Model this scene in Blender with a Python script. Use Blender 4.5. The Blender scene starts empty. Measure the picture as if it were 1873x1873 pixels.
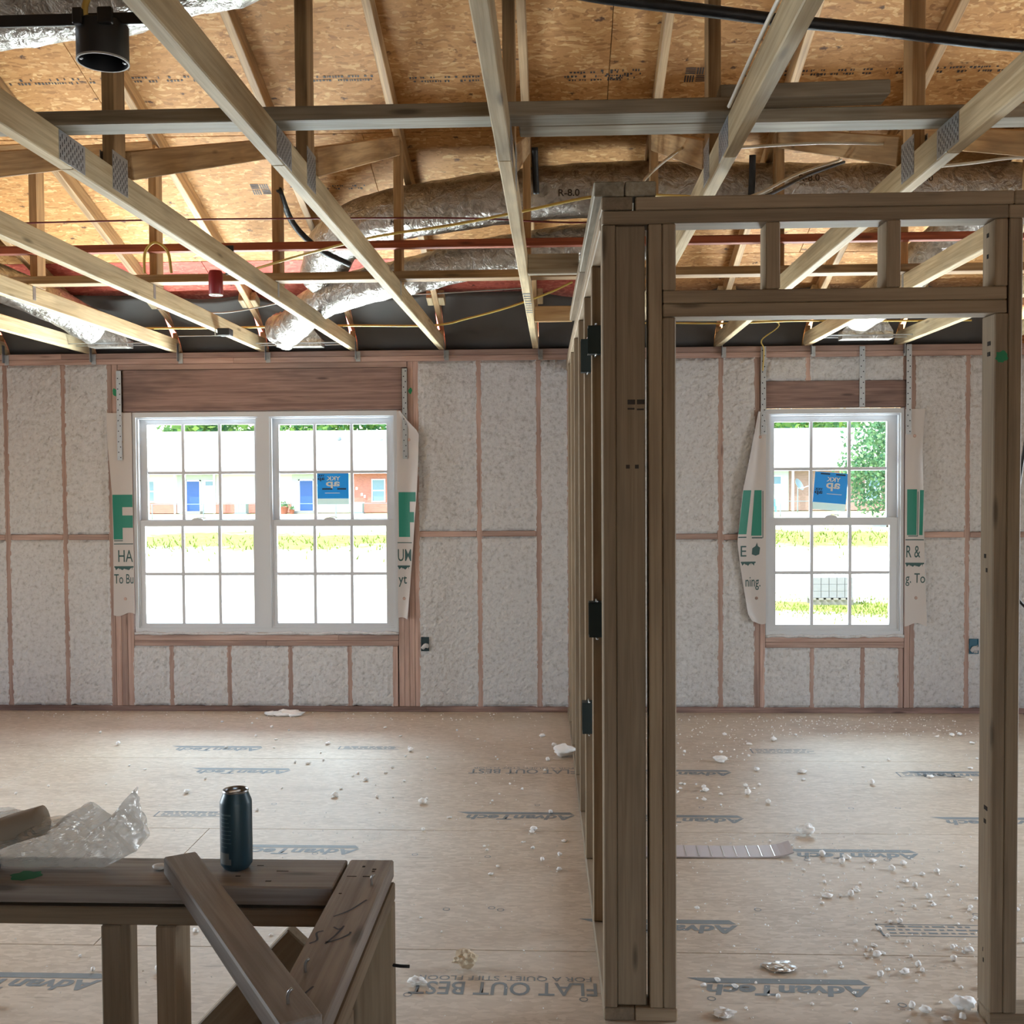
import bpy, bmesh, math, random
from mathutils import Vector, Matrix, noise

sc = bpy.context.scene
col = sc.collection
rnd = random.Random(7)

# ------------------------------------------------------------------ camera
W = 1873.0
F_PX, YAW, PITCH, ROLL = 1925.0, -0.0427, 0.0307, -0.0060
cy, sy, cp, sp = math.cos(YAW), math.sin(YAW), math.cos(PITCH), math.sin(PITCH)
fw = Vector((sy * cp, cy * cp, -sp)); r0 = Vector((cy, -sy, 0)); u0 = r0.cross(fw)
cr, sr = math.cos(ROLL), math.sin(ROLL)
rt = cr * r0 + sr * u0; up = -sr * r0 + cr * u0
cam = bpy.data.cameras.new('camera'); cam_o = bpy.data.objects.new('camera', cam); col.objects.link(cam_o)
cam.sensor_width = 36.0; cam.sensor_fit = 'HORIZONTAL'; cam.lens = 36.0 * F_PX / W
cam.clip_start = 0.05; cam.clip_end = 600
cm = Matrix((rt, up, -fw)).transposed().to_4x4(); cm.translation = (0, -7.123, 1.585)
cam_o.matrix_world = cm
sc.camera = cam_o

# ------------------------------------------------------------------ world, sun, exposure
world = bpy.data.worlds.new('world'); sc.world = world; world.use_nodes = True
wn = world.node_tree; wn.nodes.clear()
sky = wn.nodes.new('ShaderNodeTexSky'); sky.sky_type = 'NISHITA'; sky.sun_disc = False
sky.sun_elevation = math.radians(58); sky.sun_rotation = math.radians(200); sky.air_density = 1.2; sky.dust_density = 2.0
bg = wn.nodes.new('ShaderNodeBackground'); bg.inputs['Strength'].default_value = 0.8
wo = wn.nodes.new('ShaderNodeOutputWorld')
wn.links.new(sky.outputs[0], bg.inputs[0]); wn.links.new(bg.outputs[0], wo.inputs[0])

sun = bpy.data.lights.new('sun', 'SUN'); sun.energy = 11.0; sun.angle = math.radians(0.6); sun.color = (1.0, 0.96, 0.9)
sun_o = bpy.data.objects.new('sun', sun); col.objects.link(sun_o)
sun_dir = Vector((0.55, 0.30, -0.80)).normalized()          # travels towards +Y and down: comes from behind the house
sun_o.rotation_euler = sun_dir.to_track_quat('-Z', 'Y').to_euler(); sun_o.location = (0, -20, 30)


def area(name, loc, direction, sx, sy_, energy, color=(1, 1, 1), portal=False):
    l = bpy.data.lights.new(name, 'AREA'); l.shape = 'RECTANGLE'; l.size = sx; l.size_y = sy_; l.energy = energy; l.color = color
    if portal:
        l.cycles.is_portal = True
    o = bpy.data.objects.new(name, l); col.objects.link(o); o.location = loc
    o.rotation_euler = Vector(direction).normalized().to_track_quat('-Z', 'Y').to_euler()
    return o


XL_WALL, XR_WALL = -6.2, 5.2
# added area lamps: sky for the two windows in view; ground, side, rear fill
area('window_daylight', (-2.0, 4.2, 3.9), (0, -1, -0.48), 4.0, 2.0, 700, (0.78, 0.90, 1.0))
area('window_daylight', (1.86, 4.2, 3.9), (0, -1, -0.48), 2.8, 2.0, 480, (0.78, 0.90, 1.0))
area('ground_bounce_fill', (-2.0, 0.95, -0.06), (0, -0.62, 0.78), 2.8, 1.2, 1700, (0.93, 0.97, 1.0))  # lamps hidden below the sills, standing in for bounce off the ground
area('ground_bounce_fill', (1.86, 0.95, -0.06), (0, -0.62, 0.78), 1.8, 1.2, 1120, (0.97, 0.98, 1.0))
area('side_fill_light', (XL_WALL + 0.06, -2.9, 1.25), (1, -0.95, -0.02), 2.2, 1.5, 260, (0.82, 0.92, 1.0))  # fill lamps added at unseen side openings to brighten the room
area('side_fill_light', (XR_WALL - 0.06, -2.7, 1.25), (-1, -0.95, -0.02), 2.0, 1.5, 200, (0.82, 0.92, 1.0))
area('rear_fill_light', (1.6, -9.9, 1.3), (0, 1, 0.05), 2.2, 2.0, 2, (1.0, 0.95, 0.88))  # weak fill lamp added at the unseen rear opening

sc.view_settings.view_transform = 'Standard'; sc.view_settings.look = 'None'
sc.view_settings.gamma = 1.0; sc.view_settings.use_curve_mapping = False
sc.view_settings.exposure = 0.0
sc.cycles.use_denoising = True
sc.cycles.max_bounces = 6; sc.cycles.diffuse_bounces = 4; sc.cycles.glossy_bounces = 2; sc.cycles.transparent_max_bounces = 12
sc.cycles.use_adaptive_sampling = True; sc.cycles.adaptive_threshold = 0.05; sc.cycles.adaptive_min_samples = 16
sc.cycles.sample_clamp_indirect = 8.0
sc.cycles.caustics_reflective = False; sc.cycles.caustics_refractive = False


# ------------------------------------------------------------------ material helpers
def srgb(r, g, b):
    f = lambda c: (c / 255 / 12.92) if c / 255 <= 0.04045 else ((c / 255 + 0.055) / 1.055) ** 2.4
    return (f(r), f(g), f(b), 1.0)


class NT:
    def __init__(s, name):
        s.m = bpy.data.materials.new(name); s.m.use_nodes = True
        s.t = s.m.node_tree; s.t.nodes.clear()
        s.out = s.t.nodes.new('ShaderNodeOutputMaterial')

    def n(s, typ, ins=None, **props):
        nd = s.t.nodes.new('ShaderNode' + typ)
        for k, v in props.items():
            setattr(nd, k, v)
        for k, v in (ins or {}).items():
            s.set(nd.inputs[k], v)
        return nd

    def set(s, inp, v):
        if isinstance(v, bpy.types.NodeSocket):
            s.t.links.new(v, inp)
        else:
            inp.default_value = v

    def math(s, op, a, b=0.0):
        nd = s.n('Math', operation=op); s.set(nd.inputs[0], a); s.set(nd.inputs[1], b); return nd.outputs[0]

    def vmath(s, op, a, b=None):
        nd = s.n('VectorMath', operation=op); s.set(nd.inputs[0], a)
        if b is not None:
            s.set(nd.inputs[1], b)
        return nd.outputs[0]

    def noise(s, vec, scale, detail=4, rough=0.55, dist=0.0):
        return s.n('TexNoise', {'Vector': vec, 'Scale': scale, 'Detail': detail, 'Roughness': rough, 'Distortion': dist}).outputs['Fac']

    def ramp(s, fac, stops, interp='LINEAR'):
        nd = s.n('ValToRGB', {'Fac': fac}); cr_ = nd.color_ramp; cr_.interpolation = interp
        while len(cr_.elements) > 1:
            cr_.elements.remove(cr_.elements[-1])
        cr_.elements[0].position = stops[0][0]; cr_.elements[0].color = stops[0][1]
        for p, c in stops[1:]:
            e = cr_.elements.new(p); e.color = c
        return nd.outputs['Color']

    def mix(s, fac, a, b, blend='MIX'):
        nd = s.n('Mix', data_type='RGBA', blend_type=blend)
        s.set(nd.inputs[0], fac); s.set(nd.inputs[6], a); s.set(nd.inputs[7], b); return nd.outputs[2]

    def bump(s, h, strength=0.3, dist=0.01):
        return s.n('Bump', {'Height': h, 'Strength': strength, 'Distance': dist}).outputs[0]

    def coord(s, which='Object', rand=True):
        c = s.n('TexCoord').outputs[which]
        if rand:
            r = s.n('ObjectInfo').outputs['Random']
            c = s.vmath('ADD', c, s.n('CombineXYZ', {'X': s.math('MULTIPLY', r, 37.0), 'Y': s.math('MULTIPLY', r, 11.0), 'Z': s.math('MULTIPLY', r, 23.0)}).outputs[0])
        return c

    def pbsdf(s, color, rough=0.6, metal=0.0, normal=None, spec=0.5, **kw):
        p = s.n('BsdfPrincipled'); s.set(p.inputs['Base Color'], color); s.set(p.inputs['Roughness'], rough)
        s.set(p.inputs['Metallic'], metal); s.set(p.inputs['Specular IOR Level'], spec)
        if normal is not None:
            s.set(p.inputs['Normal'], normal)
        for k, v in kw.items():
            s.set(p.inputs[k], v)
        return p.outputs[0]

    def done(s, shader):
        s.t.links.new(shader, s.out.inputs['Surface']); return s.m


def plain(name, c, rough=0.6, metal=0.0, spec=0.5, bump=0.0, bscale=40, var=0.0):
    t = NT(name); co = t.coord()
    colr = c
    if var:
        colr = t.mix(t.noise(co, bscale * 0.3, 3), tuple(x * (1 - var) for x in c[:3]) + (1,), tuple(min(1, x * (1 + var)) for x in c[:3]) + (1,))
    nrm = t.bump(t.noise(co, bscale, 4), bump, 0.01) if bump else None
    return t.done(t.pbsdf(colr, rough, metal, nrm, spec))


def wood(name, light, dark, stain=None, rough=0.62, stain_amt=0.35, val=0.22):
    t = NT(name); co = t.coord()
    st = t.vmath('MULTIPLY', co, (0.9, 22.0, 22.0))
    g1 = t.noise(st, 2.2, 3, 0.6, 0.6)
    st2 = t.vmath('MULTIPLY', co, (2.0, 70.0, 70.0))
    g2 = t.noise(st2, 2.0, 2, 0.5)
    c = t.ramp(g1, [(0.30, dark), (0.62, light)])
    c = t.mix(t.math('MULTIPLY', t.math('SUBTRACT', g2, 0.45), 0.9), c, tuple(x * 0.62 for x in dark[:3]) + (1,))
    # knots
    kn = t.n('TexVoronoi', {'Vector': t.vmath('MULTIPLY', co, (2.3, 12.0, 12.0)), 'Scale': 1.0}).outputs['Distance']
    kf = t.ramp(kn, [(0.05, (1, 1, 1, 1)), (0.13, (0, 0, 0, 1))])
    c = t.mix(t.math('MULTIPLY', kf, 0.75), c, tuple(x * 0.35 for x in dark[:3]) + (1,))
    # weather stains
    s1 = t.noise(t.vmath('MULTIPLY', co, (1.0, 4.0, 4.0)), 1.7, 3, 0.6)
    c = t.mix(t.math('MULTIPLY', t.ramp(s1, [(0.48, (0, 0, 0, 1)), (0.72, (1, 1, 1, 1))]), stain_amt), c, stain or tuple(x * 0.45 for x in dark[:3]) + (1,))
    r = t.n('ObjectInfo').outputs['Random']
    hs = t.n('HueSaturation', {'Color': c, 'Value': t.math('ADD', t.math('MULTIPLY', r, val * 2), 1 - val), 'Hue': 0.5, 'Saturation': 1.0, 'Fac': 1.0})
    return t.done(t.pbsdf(hs.outputs[0], rough, 0, t.bump(g2, 0.22, 0.002), 0.35))


def osb(name, cols, dark, sc1=(11.0, 62.0, 62.0), tint=None, rough=0.7, fleck=0.9):
    t = NT(name); co = t.coord()
    warp = t.n('TexNoise', {'Vector': co, 'Scale': 5.0, 'Detail': 2}).outputs['Color']
    wv = t.vmath('MULTIPLY', t.vmath('SUBTRACT', warp, (0.5, 0.5, 0.5)), (0.10, 0.10, 0.10))
    cw = t.vmath('ADD', co, wv)

    def layer(ang, scale):
        m = t.n('Mapping', {'Vector': cw, 'Rotation': (0, 0, ang), 'Scale': scale})
        v = t.n('TexVoronoi', {'Vector': m.outputs[0], 'Scale': 1.0})
        return v.outputs['Color'], v.outputs['Distance']
    L = [layer(0.2, sc1), layer(-0.45, (sc1[0] * 1.3, sc1[1] * 1.2, sc1[2])), layer(1.15, (sc1[0] * 1.1, sc1[1] * 0.9, sc1[2])), layer(-1.2, (sc1[0] * 1.2, sc1[1], sc1[2]))]
    sep = lambda c, i=0: t.n('SeparateColor', {'Color': c}).outputs[i]
    cur = L[0][0]
    for k, (of, thr) in enumerate((((0, 0, 0), .50), ((5.3, 1.7, 9.1), .58), ((2.2, 7.9, 3.3), .60))):
        pk = t.noise(t.vmath('ADD', co, of), 17.0, 2)
        cur = t.mix(t.ramp(pk, [(thr - .02, (0, 0, 0, 1)), (thr + .02, (1, 1, 1, 1))]), cur, L[k + 1][0])
    f123 = cur
    c = t.ramp(sep(f123), [(0.0, cols[0]), (0.25, cols[1]), (0.75, cols[2]), (1.0, cols[3])])
    grain = t.noise(t.vmath('MULTIPLY', cw, (14, 120, 120)), 1.5, 3)
    c = t.mix(t.math('MULTIPLY', t.math('ABSOLUTE', t.math('SUBTRACT', grain, 0.5)), 0.8), c, dark)
    cl_ = t.noise(co, 3.0, 3)
    c = t.mix(t.math('MULTIPLY', t.ramp(cl_, [(0.45, (0, 0, 0, 1)), (0.75, (1, 1, 1, 1))]), 0.25), c, cols[0])
    w2 = t.vmath('ADD', co, t.vmath('MULTIPLY', t.n('TexNoise', {'Vector': co, 'Scale': 60.0, 'Detail': 1}).outputs['Color'], (0.05, 0.03, 0.03)))
    fl = t.n('TexVoronoi', {'Vector': t.vmath('MULTIPLY', w2, (11.0, 17.0, 17.0)), 'Scale': 1.0})
    fm = t.math('MULTIPLY', t.ramp(sep(fl.outputs['Color'], 1), [(0.72, (0, 0, 0, 1)), (0.76, (1, 1, 1, 1))]), t.ramp(fl.outputs['Distance'], [(0.10, (1, 1, 1, 1)), (0.24, (0, 0, 0, 1))]))
    c = t.mix(t.math('MULTIPLY', fm, fleck), c, dark)
    if tint:
        c = t.mix(tint[1], c, tint[0], 'MIX')
    return t.done(t.pbsdf(c, rough, 0, t.bump(grain, 0.15, 0.002), 0.3))


MT = {}
MT['truss'] = wood('truss_lumber', srgb(206, 188, 152), srgb(172, 149, 112), srgb(124, 114, 96), stain_amt=0.55)
MT['web'] = wood('web_lumber', srgb(194, 160, 116), srgb(150, 116, 78), srgb(96, 82, 66), stain_amt=0.5)
MT['grey'] = wood('weathered_lumber', srgb(180, 172, 154), srgb(146, 134, 114), srgb(92, 86, 76), stain_amt=0.6)
MT['frame'] = wood('partition_lumber', srgb(158, 141, 119), srgb(138, 120, 99), srgb(94, 84, 74), stain_amt=0.35)
MT['wallw'] = wood('wall_lumber', srgb(178, 152, 142), srgb(150, 122, 113), srgb(112, 95, 90), stain_amt=0.45)
MT['header'] = wood('header_lumber', srgb(148, 122, 114), srgb(112, 88, 82), srgb(66, 54, 54), stain_amt=0.6)
MT['redw'] = wood('red_brown_lumber', srgb(168, 92, 62), srgb(124, 62, 42), srgb(90, 46, 34), stain_amt=0.3)
MT['rail'] = wood('dusty_rail_lumber', srgb(158, 151, 146), srgb(125, 117, 112), srgb(74, 69, 67), stain_amt=0.6, rough=0.55)
MT['osb'] = osb('roof_osb', [srgb(150, 104, 57), srgb(178, 128, 74), srgb(189, 139, 82), srgb(214, 174, 120)], srgb(66, 40, 24))
MT['osbred'] = osb('roof_osb_red', [srgb(150, 62, 50), srgb(176, 78, 62), srgb(190, 92, 74), srgb(206, 120, 96)], srgb(74, 30, 26))
MT['osbext'] = osb('wall_osb', [srgb(120, 84, 50), srgb(150, 110, 70), srgb(168, 128, 84), srgb(188, 150, 104)], srgb(66, 40, 24))


def subfloor():
    t = NT('subfloor_panel'); co = t.coord(); ow = t.n('NewGeometry').outputs['Position']
    m = t.n('Mapping', {'Vector': co, 'Scale': (34, 80, 80)})
    v = t.n('TexVoronoi', {'Vector': t.vmath('ADD', m.outputs[0], t.n('TexNoise', {'Vector': co, 'Scale': 14.0}).outputs['Color']), 'Scale': 1.0})
    f = t.n('SeparateColor', {'Color': v.outputs['Color']}).outputs[0]
    c = t.ramp(f, [(0, srgb(180, 164, 146)), (0.5, srgb(190, 174, 156)), (1, srgb(202, 187, 170))])
    big = t.noise(ow, 0.9, 3, 0.6)
    c = t.mix(t.math('MULTIPLY', t.ramp(big, [(0.42, (0, 0, 0, 1)), (0.7, (1, 1, 1, 1))]), 0.45), c, srgb(210, 202, 192))
    st = t.noise(t.vmath('MULTIPLY', ow, (1.0, 2.2, 1)), 1.6, 4, 0.65)
    c = t.mix(t.math('MULTIPLY', t.ramp(st, [(0.55, (0, 0, 0, 1)), (0.75, (1, 1, 1, 1))]), 0.35), c, srgb(136, 116, 98))
    dust = t.noise(ow, 46.0, 4, 0.7)
    c = t.mix(t.math('MULTIPLY', t.ramp(dust, [(0.6, (0, 0, 0, 1)), (0.75, (1, 1, 1, 1))]), 0.4), c, srgb(214, 206, 196))
    sc_ = t.noise(t.vmath('MULTIPLY', ow, (3.0, 26.0, 1)), 1.4, 4, 0.6)
    c = t.mix(t.math('MULTIPLY', t.ramp(sc_, [(0.62, (0, 0, 0, 1)), (0.72, (1, 1, 1, 1))]), 0.35), c, srgb(96, 80, 66))
    rough = t.math('ADD', t.math('MULTIPLY', big, 0.2), 0.46)
    return t.done(t.pbsdf(c, rough, 0, None, 0.42))


MT['floor'] = subfloor()


def foam_mat():
    t = NT('spray_foam'); co = t.coord()
    n1 = t.noise(co, 38.0, 3, 0.65)
    c = t.ramp(n1, [(0.28, srgb(164, 162, 162)), (0.46, srgb(190, 190, 192)), (0.75, srgb(202, 202, 204))])
    pit = t.noise(t.vmath('MULTIPLY', co, (60, 60, 34)), 1.0, 2)
    c = t.mix(t.math('MULTIPLY', t.ramp(pit, [(0.66, (0, 0, 0, 1)), (0.73, (1, 1, 1, 1))]), 0.4), c, srgb(132, 120, 110))
    return t.done(t.pbsdf(c, 0.85, 0, t.bump(n1, 0.7, 0.012), 0.2))


MT['foam'] = foam_mat()
MT['drywall'] = plain('grey_drywall', srgb(150, 144, 136), 0.9)
MT['crumb'] = plain('foam_crumb', srgb(240, 240, 240), 0.8, var=0.06)
MT['vinyl'] = plain('white_vinyl', srgb(194, 198, 204), 0.35, spec=0.4)
MT['plate'] = plain('galvanised_steel', srgb(168, 172, 176), 0.42, 0.85, bump=0.4, bscale=120)
MT['steel'] = plain('bare_steel', srgb(190, 194, 198), 0.3, 0.95)
MT['black'] = plain('black_plastic', srgb(34, 36, 40), 0.45)
MT['boxblue'] = plain('dark_outlet_box_plastic', srgb(36, 58, 66), 0.45)
MT['teal'] = plain('blue_outlet_box_plastic', srgb(30, 92, 116), 0.45)
MT['hose'] = plain('black_hose_rubber', srgb(26, 28, 32), 0.5, bump=0.3)
MT['baffle'] = plain('black_baffle_felt', srgb(88, 86, 85), 0.9, var=0.25, bscale=8)
MT['cable_y'] = plain('yellow_cable_sheath', srgb(206, 178, 96), 0.45)
MT['cable_w'] = plain('white_cable_sheath', srgb(226, 222, 210), 0.45)
MT['cable_r'] = plain('red_cable_sheath', srgb(104, 34, 36), 0.5)
MT['cable_g'] = plain('grey_cable_sheath', srgb(160, 158, 152), 0.5)
MT['redplastic'] = plain('dark_red_plastic', srgb(140, 30, 40), 0.45)
MT['ink'] = plain('grey_blue_ink', srgb(120, 126, 130), 0.6, var=0.2, bscale=60)
MT['inkdark'] = plain('black_ink', srgb(54, 46, 42), 0.7)
MT['inkblue'] = plain('blue_marker', srgb(44, 48, 70), 0.6)
MT['inkgreen'] = plain('green_print', srgb(22, 118, 100), 0.55)
MT['inktext'] = plain('dark_green_print', srgb(44, 78, 78), 0.55)
MT['paint'] = plain('green_marking_paint', srgb(16, 130, 86), 0.55)
MT['crack'] = plain('dark_crack', srgb(30, 24, 20), 0.9)
MT['paper'] = plain('crumpled_kraft', srgb(204, 188, 164), 0.8, bump=0.3)
MT['scrapgrey'] = plain('grey_strip_plastic', srgb(190, 182, 186), 0.5)
MT['foilscrap'] = plain('foil_scrap', srgb(200, 196, 192), 0.3, 0.6)
MT['cardboard'] = plain('tan_roll_core', srgb(156, 146, 134), 0.7, var=0.1)


def foil():
    t = NT('duct_foil'); co = t.coord(rand=True)
    n = t.noise(t.vmath('MULTIPLY', co, (1, 1, 1)), 16.0, 4, 0.6, 1.4); n2 = t.noise(co, 50.0, 3)
    return t.done(t.pbsdf(t.ramp(n, [(0.3, srgb(140, 135, 128)), (0.6, srgb(192, 190, 186))]), 0.36, 0.85, t.bump(t.math('ADD', n, t.math('MULTIPLY', n2, 0.4)), 0.55, 0.03), 0.5))


MT['foil'] = foil()


def glass():
    t = NT('window_glass')
    fr = t.n('Fresnel', {'IOR': 1.45}).outputs[0]
    a = t.n('BsdfTransparent', {'Color': (0.93, 0.97, 0.96, 1)}); b = t.n('BsdfGlossy', {'Roughness': 0.02, 'Color': (1, 1, 1, 1)})
    mx = t.n('MixShader'); t.set(mx.inputs[0], t.math('MULTIPLY', fr, t.math('SUBTRACT', 1.0, t.n('NewGeometry').outputs['Backfacing']))); t.set(mx.inputs[1], a.outputs[0]); t.set(mx.inputs[2], b.outputs[0])
    return t.done(mx.outputs[0])


MT['glass'] = glass()


def film(name, colr, transp, gloss=0.25, rough=0.15, transl=0.4, bump=0.3):
    t = NT(name); co = t.coord()
    nr = t.bump(t.noise(co, 30, 4, 0.6, 1.0), bump, 0.01)
    tr = t.n('BsdfTransparent'); df = t.n('BsdfDiffuse', {'Color': colr}); tl = t.n('BsdfTranslucent', {'Color': colr}); gl = t.n('BsdfGlossy', {'Roughness': rough, 'Normal': nr})
    m1 = t.n('MixShader', {0: transl}); t.t.links.new(df.outputs[0], m1.inputs[1]); t.t.links.new(tl.outputs[0], m1.inputs[2])
    m2 = t.n('MixShader', {0: gloss}); t.t.links.new(m1.outputs[0], m2.inputs[1]); t.t.links.new(gl.outputs[0], m2.inputs[2])
    m3 = t.n('MixShader', {0: 1 - transp}); t.t.links.new(tr.outputs[0], m3.inputs[1]); t.t.links.new(m2.outputs[0], m3.inputs[2])
    return t.done(m3.outputs[0])


MT['bag'] = film('clear_plastic_film', srgb(236, 240, 242), 0.46, 0.45, 0.10, 0.5, 0.6)
MT['wrap'] = film('white_house_wrap', srgb(196, 190, 188), 0.0, 0.04, 0.4, 0.12, 0.1)
MT['labelfilm'] = film('blue_label_film', srgb(40, 156, 222), 0.0, 0.04, 0.3, 0.10, 0.0)
MT['labelclear'] = film('pale_label_film', srgb(176, 190, 186), 0.10, 0.04, 0.3, 0.15, 0.0)
MT['labelwhite'] = film('white_label_print', srgb(236, 236, 226), 0.0, 0.04, 0.3, 0.2, 0.0)
MT['labeldark'] = plain('dark_label_print', srgb(24, 50, 76), 0.6)
# outdoors
MT['brick'] = None
MT['roofw'] = plain('pale_roof_shingle', srgb(206, 202, 198), 0.9, var=0.06, bscale=3)
MT['siding'] = plain('white_siding', srgb(206, 208, 208), 0.7)
MT['sidingp'] = plain('pale_green_siding', srgb(176, 190, 186), 0.7)
MT['bluedoor'] = plain('blue_door_paint', srgb(44, 84, 150), 0.5)
MT['trimw'] = plain('white_trim', srgb(232, 232, 232), 0.6)
MT['pane_out'] = plain('house_window_glass', srgb(110, 140, 158), 0.15)
MT['acgrey'] = plain('condenser_metal', srgb(130, 156, 160), 0.5)
MT['bark'] = plain('bark', srgb(96, 78, 62), 0.9, bump=0.6)
MT['potclay'] = plain('clay_pot', srgb(150, 90, 76), 0.8)
MT['dishm'] = plain('grey_dish', srgb(120, 140, 150), 0.5)
MT['block'] = plain('pale_concrete_block', srgb(128, 130, 132), 0.9, var=0.1)
MT['palletwood'] = plain('weathered_pallet_wood', srgb(130, 128, 122), 0.9, var=0.1)


def leaf(name, c1, c2):
    t = NT(name); r = t.n('NewGeometry').outputs['Random Per Island']
    c = t.mix(r, c1, c2)
    d = t.n('BsdfDiffuse', {'Color': c}); l = t.n('BsdfTranslucent', {'Color': c}); m = t.n('MixShader', {0: 0.4})
    t.t.links.new(d.outputs[0], m.inputs[1]); t.t.links.new(l.outputs[0], m.inputs[2]); return t.done(m.outputs[0])


MT['leaf'] = leaf('tree_leaf', srgb(78, 122, 96), srgb(124, 158, 108))
MT['leaf2'] = leaf('treeline_leaf', srgb(64, 112, 78), srgb(128, 160, 76))
MT['grassblade'] = leaf('grass_blade', srgb(84, 110, 34), srgb(140, 150, 70))


def ground():
    t = NT('yard_ground'); p = t.n('NewGeometry').outputs['Position']
    n = t.noise(p, 0.22, 5, 0.6); n2 = t.noise(p, 2.5, 5, 0.7)
    sep = t.n('SeparateXYZ', {'Vector': p}).outputs
    c = t.ramp(n2, [(0.35, srgb(190, 180, 160)), (0.7, srgb(216, 208, 192))])
    g = t.ramp(n2, [(0.3, srgb(100, 120, 50)), (0.65, srgb(160, 160, 96))])
    # a grassy strip and a thin grass edge nearer to the house, broken up by noise
    y = sep[1]
    wob = t.math('MULTIPLY', t.math('SUBTRACT', n, 0.5), 16.0)
    d1 = t.math('ABSOLUTE', t.math('SUBTRACT', t.math('ADD', y, wob), 36.0))
    m1 = t.ramp(t.math('ADD', t.math('MULTIPLY', d1, 0.055), t.math('MULTIPLY', n2, 0.35)), [(0.40, (1, 1, 1, 1)), (0.64, (0, 0, 0, 1))])
    d2 = t.math('ABSOLUTE', t.math('SUBTRACT', t.math('ADD', y, t.math('MULTIPLY', wob, 0.3)), 13.0))
    m2 = t.math('MULTIPLY', t.ramp(t.math('ADD', t.math('MULTIPLY', d2, 0.2), t.math('MULTIPLY', n2, 0.5)), [(0.40, (1, 1, 1, 1)), (0.55, (0, 0, 0, 1))]), t.ramp(sep[0], [(0.0, (0, 0, 0, 1)), (1.0, (1, 1, 1, 1))]))
    c = t.mix(t.math('MAXIMUM', m1, m2), c, g)
    lawn = t.ramp(t.math('MULTIPLY', y, 0.01), [(0.50, (0, 0, 0, 1)), (0.54, (1, 1, 1, 1))])
    c = t.mix(t.math('MULTIPLY', lawn, 0.8), c, srgb(186, 180, 120))
    return t.done(t.pbsdf(c, 0.95, 0, None, 0.1))


MT['ground'] = ground()


def brickm(name='red_brick', a=(150, 80, 70), b_=(172, 100, 86)):
    t = NT(name); co = t.n('TexCoord').outputs['Object']
    m = t.n('Mapping', {'Vector': co, 'Rotation': (math.radians(90), 0, 0)})
    b = t.n('TexBrick', {'Vector': m.outputs[0], 'Color1': srgb(*a), 'Color2': srgb(*b_), 'Mortar': srgb(190, 170, 160), 'Scale': 4.0, 'Mortar Size': 0.02})
    return t.done(t.pbsdf(b.outputs[0], 0.9))


MT['brick'] = brickm(); MT['brick2'] = brickm('brown_brick', (112, 88, 80), (132, 104, 96))

# ------------------------------------------------------------------ object helpers
_cache = {}


def box_mesh(lx, ly, lz, mat, bev=0.003):
    key = (round(lx, 4), round(ly, 4), round(lz, 4), mat, bev)
    if key in _cache:
        return _cache[key]
    bm = bmesh.new(); bmesh.ops.create_cube(bm, size=1.0)
    bmesh.ops.scale(bm, vec=(lx, ly, lz), verts=bm.verts)
    b = min(bev, 0.2 * min(lx, ly, lz))
    if b > 0:
        bmesh.ops.bevel(bm, geom=bm.edges[:], offset=b, segments=1, affect='EDGES')
    me = bpy.data.meshes.new('board'); bm.to_mesh(me); bm.free()
    me.materials.append(MT[mat]); _cache[key] = me
    return me


def wm(o):
    m = o.matrix_basis.copy()
    if o.parent:
        m = wm(o.parent) @ o.matrix_parent_inverse @ m
    return m


def put(name, me, M=None, parent=None, label=None, cat=None, group=None, kind=None):
    o = bpy.data.objects.new(name, me); col.objects.link(o)
    if parent is not None:
        o.parent = parent; o.matrix_parent_inverse = wm(parent).inverted()
    if M is not None:
        o.matrix_basis = M
    tag(o, label, cat, group, kind)
    return o


def tag(o, label=None, cat=None, group=None, kind=None):
    if label: o['label'] = label
    if cat: o['category'] = cat
    if group: o['group'] = group
    if kind: o['kind'] = kind
    return o


def empty(name, loc=(0, 0, 0), **kw):
    o = put(name, None, Matrix.Translation(loc), **kw); o.empty_display_size = 0.1
    return o


def frame_mat(a, b, upv):
    a = Vector(a); b = Vector(b); x = (b - a).normalized(); z = Vector(upv); z = (z - x * z.dot(x)).normalized(); y = z.cross(x)
    M = Matrix((x, y, z)).transposed().to_4x4(); M.translation = (a + b) / 2
    return M, (b - a).length


def board(name, a, b, w, t, mat, parent=None, upv=(0, 0, 1), bev=0.003, **kw):
    """a straight piece from a to b: w across, t along upv"""
    M, L = frame_mat(a, b, upv)
    return put(name, box_mesh(L, w, t, mat, bev), M, parent, **kw)


def abox(name, x0, x1, y0, y1, z0, z1, mat, parent=None, bev=0.003, **kw):
    d = (x1 - x0, y1 - y0, z1 - z0); c = ((x0 + x1) / 2, (y0 + y1) / 2, (z0 + z1) / 2); i = d.index(max(d))
    if i == 0:
        return board(name, (x0, c[1], c[2]), (x1, c[1], c[2]), d[1], d[2], mat, parent, (0, 0, 1), bev, **kw)
    if i == 1:
        return board(name, (c[0], y0, c[2]), (c[0], y1, c[2]), d[0], d[2], mat, parent, (0, 0, 1), bev, **kw)
    return board(name, (c[0], c[1], z0), (c[0], c[1], z1), d[0], d[1], mat, parent, (0, 1, 0), bev, **kw)


def mesh(name, verts, faces, mat, smooth=False):
    me = bpy.data.meshes.new(name); me.from_pydata([tuple(v) for v in verts], [], faces); me.update()
    mats = mat if isinstance(mat, (list, tuple)) else [mat]
    for m in mats:
        me.materials.append(MT[m])
    if smooth:
        me.polygons.foreach_set('use_smooth', [True] * len(me.polygons))
    return me


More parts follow.
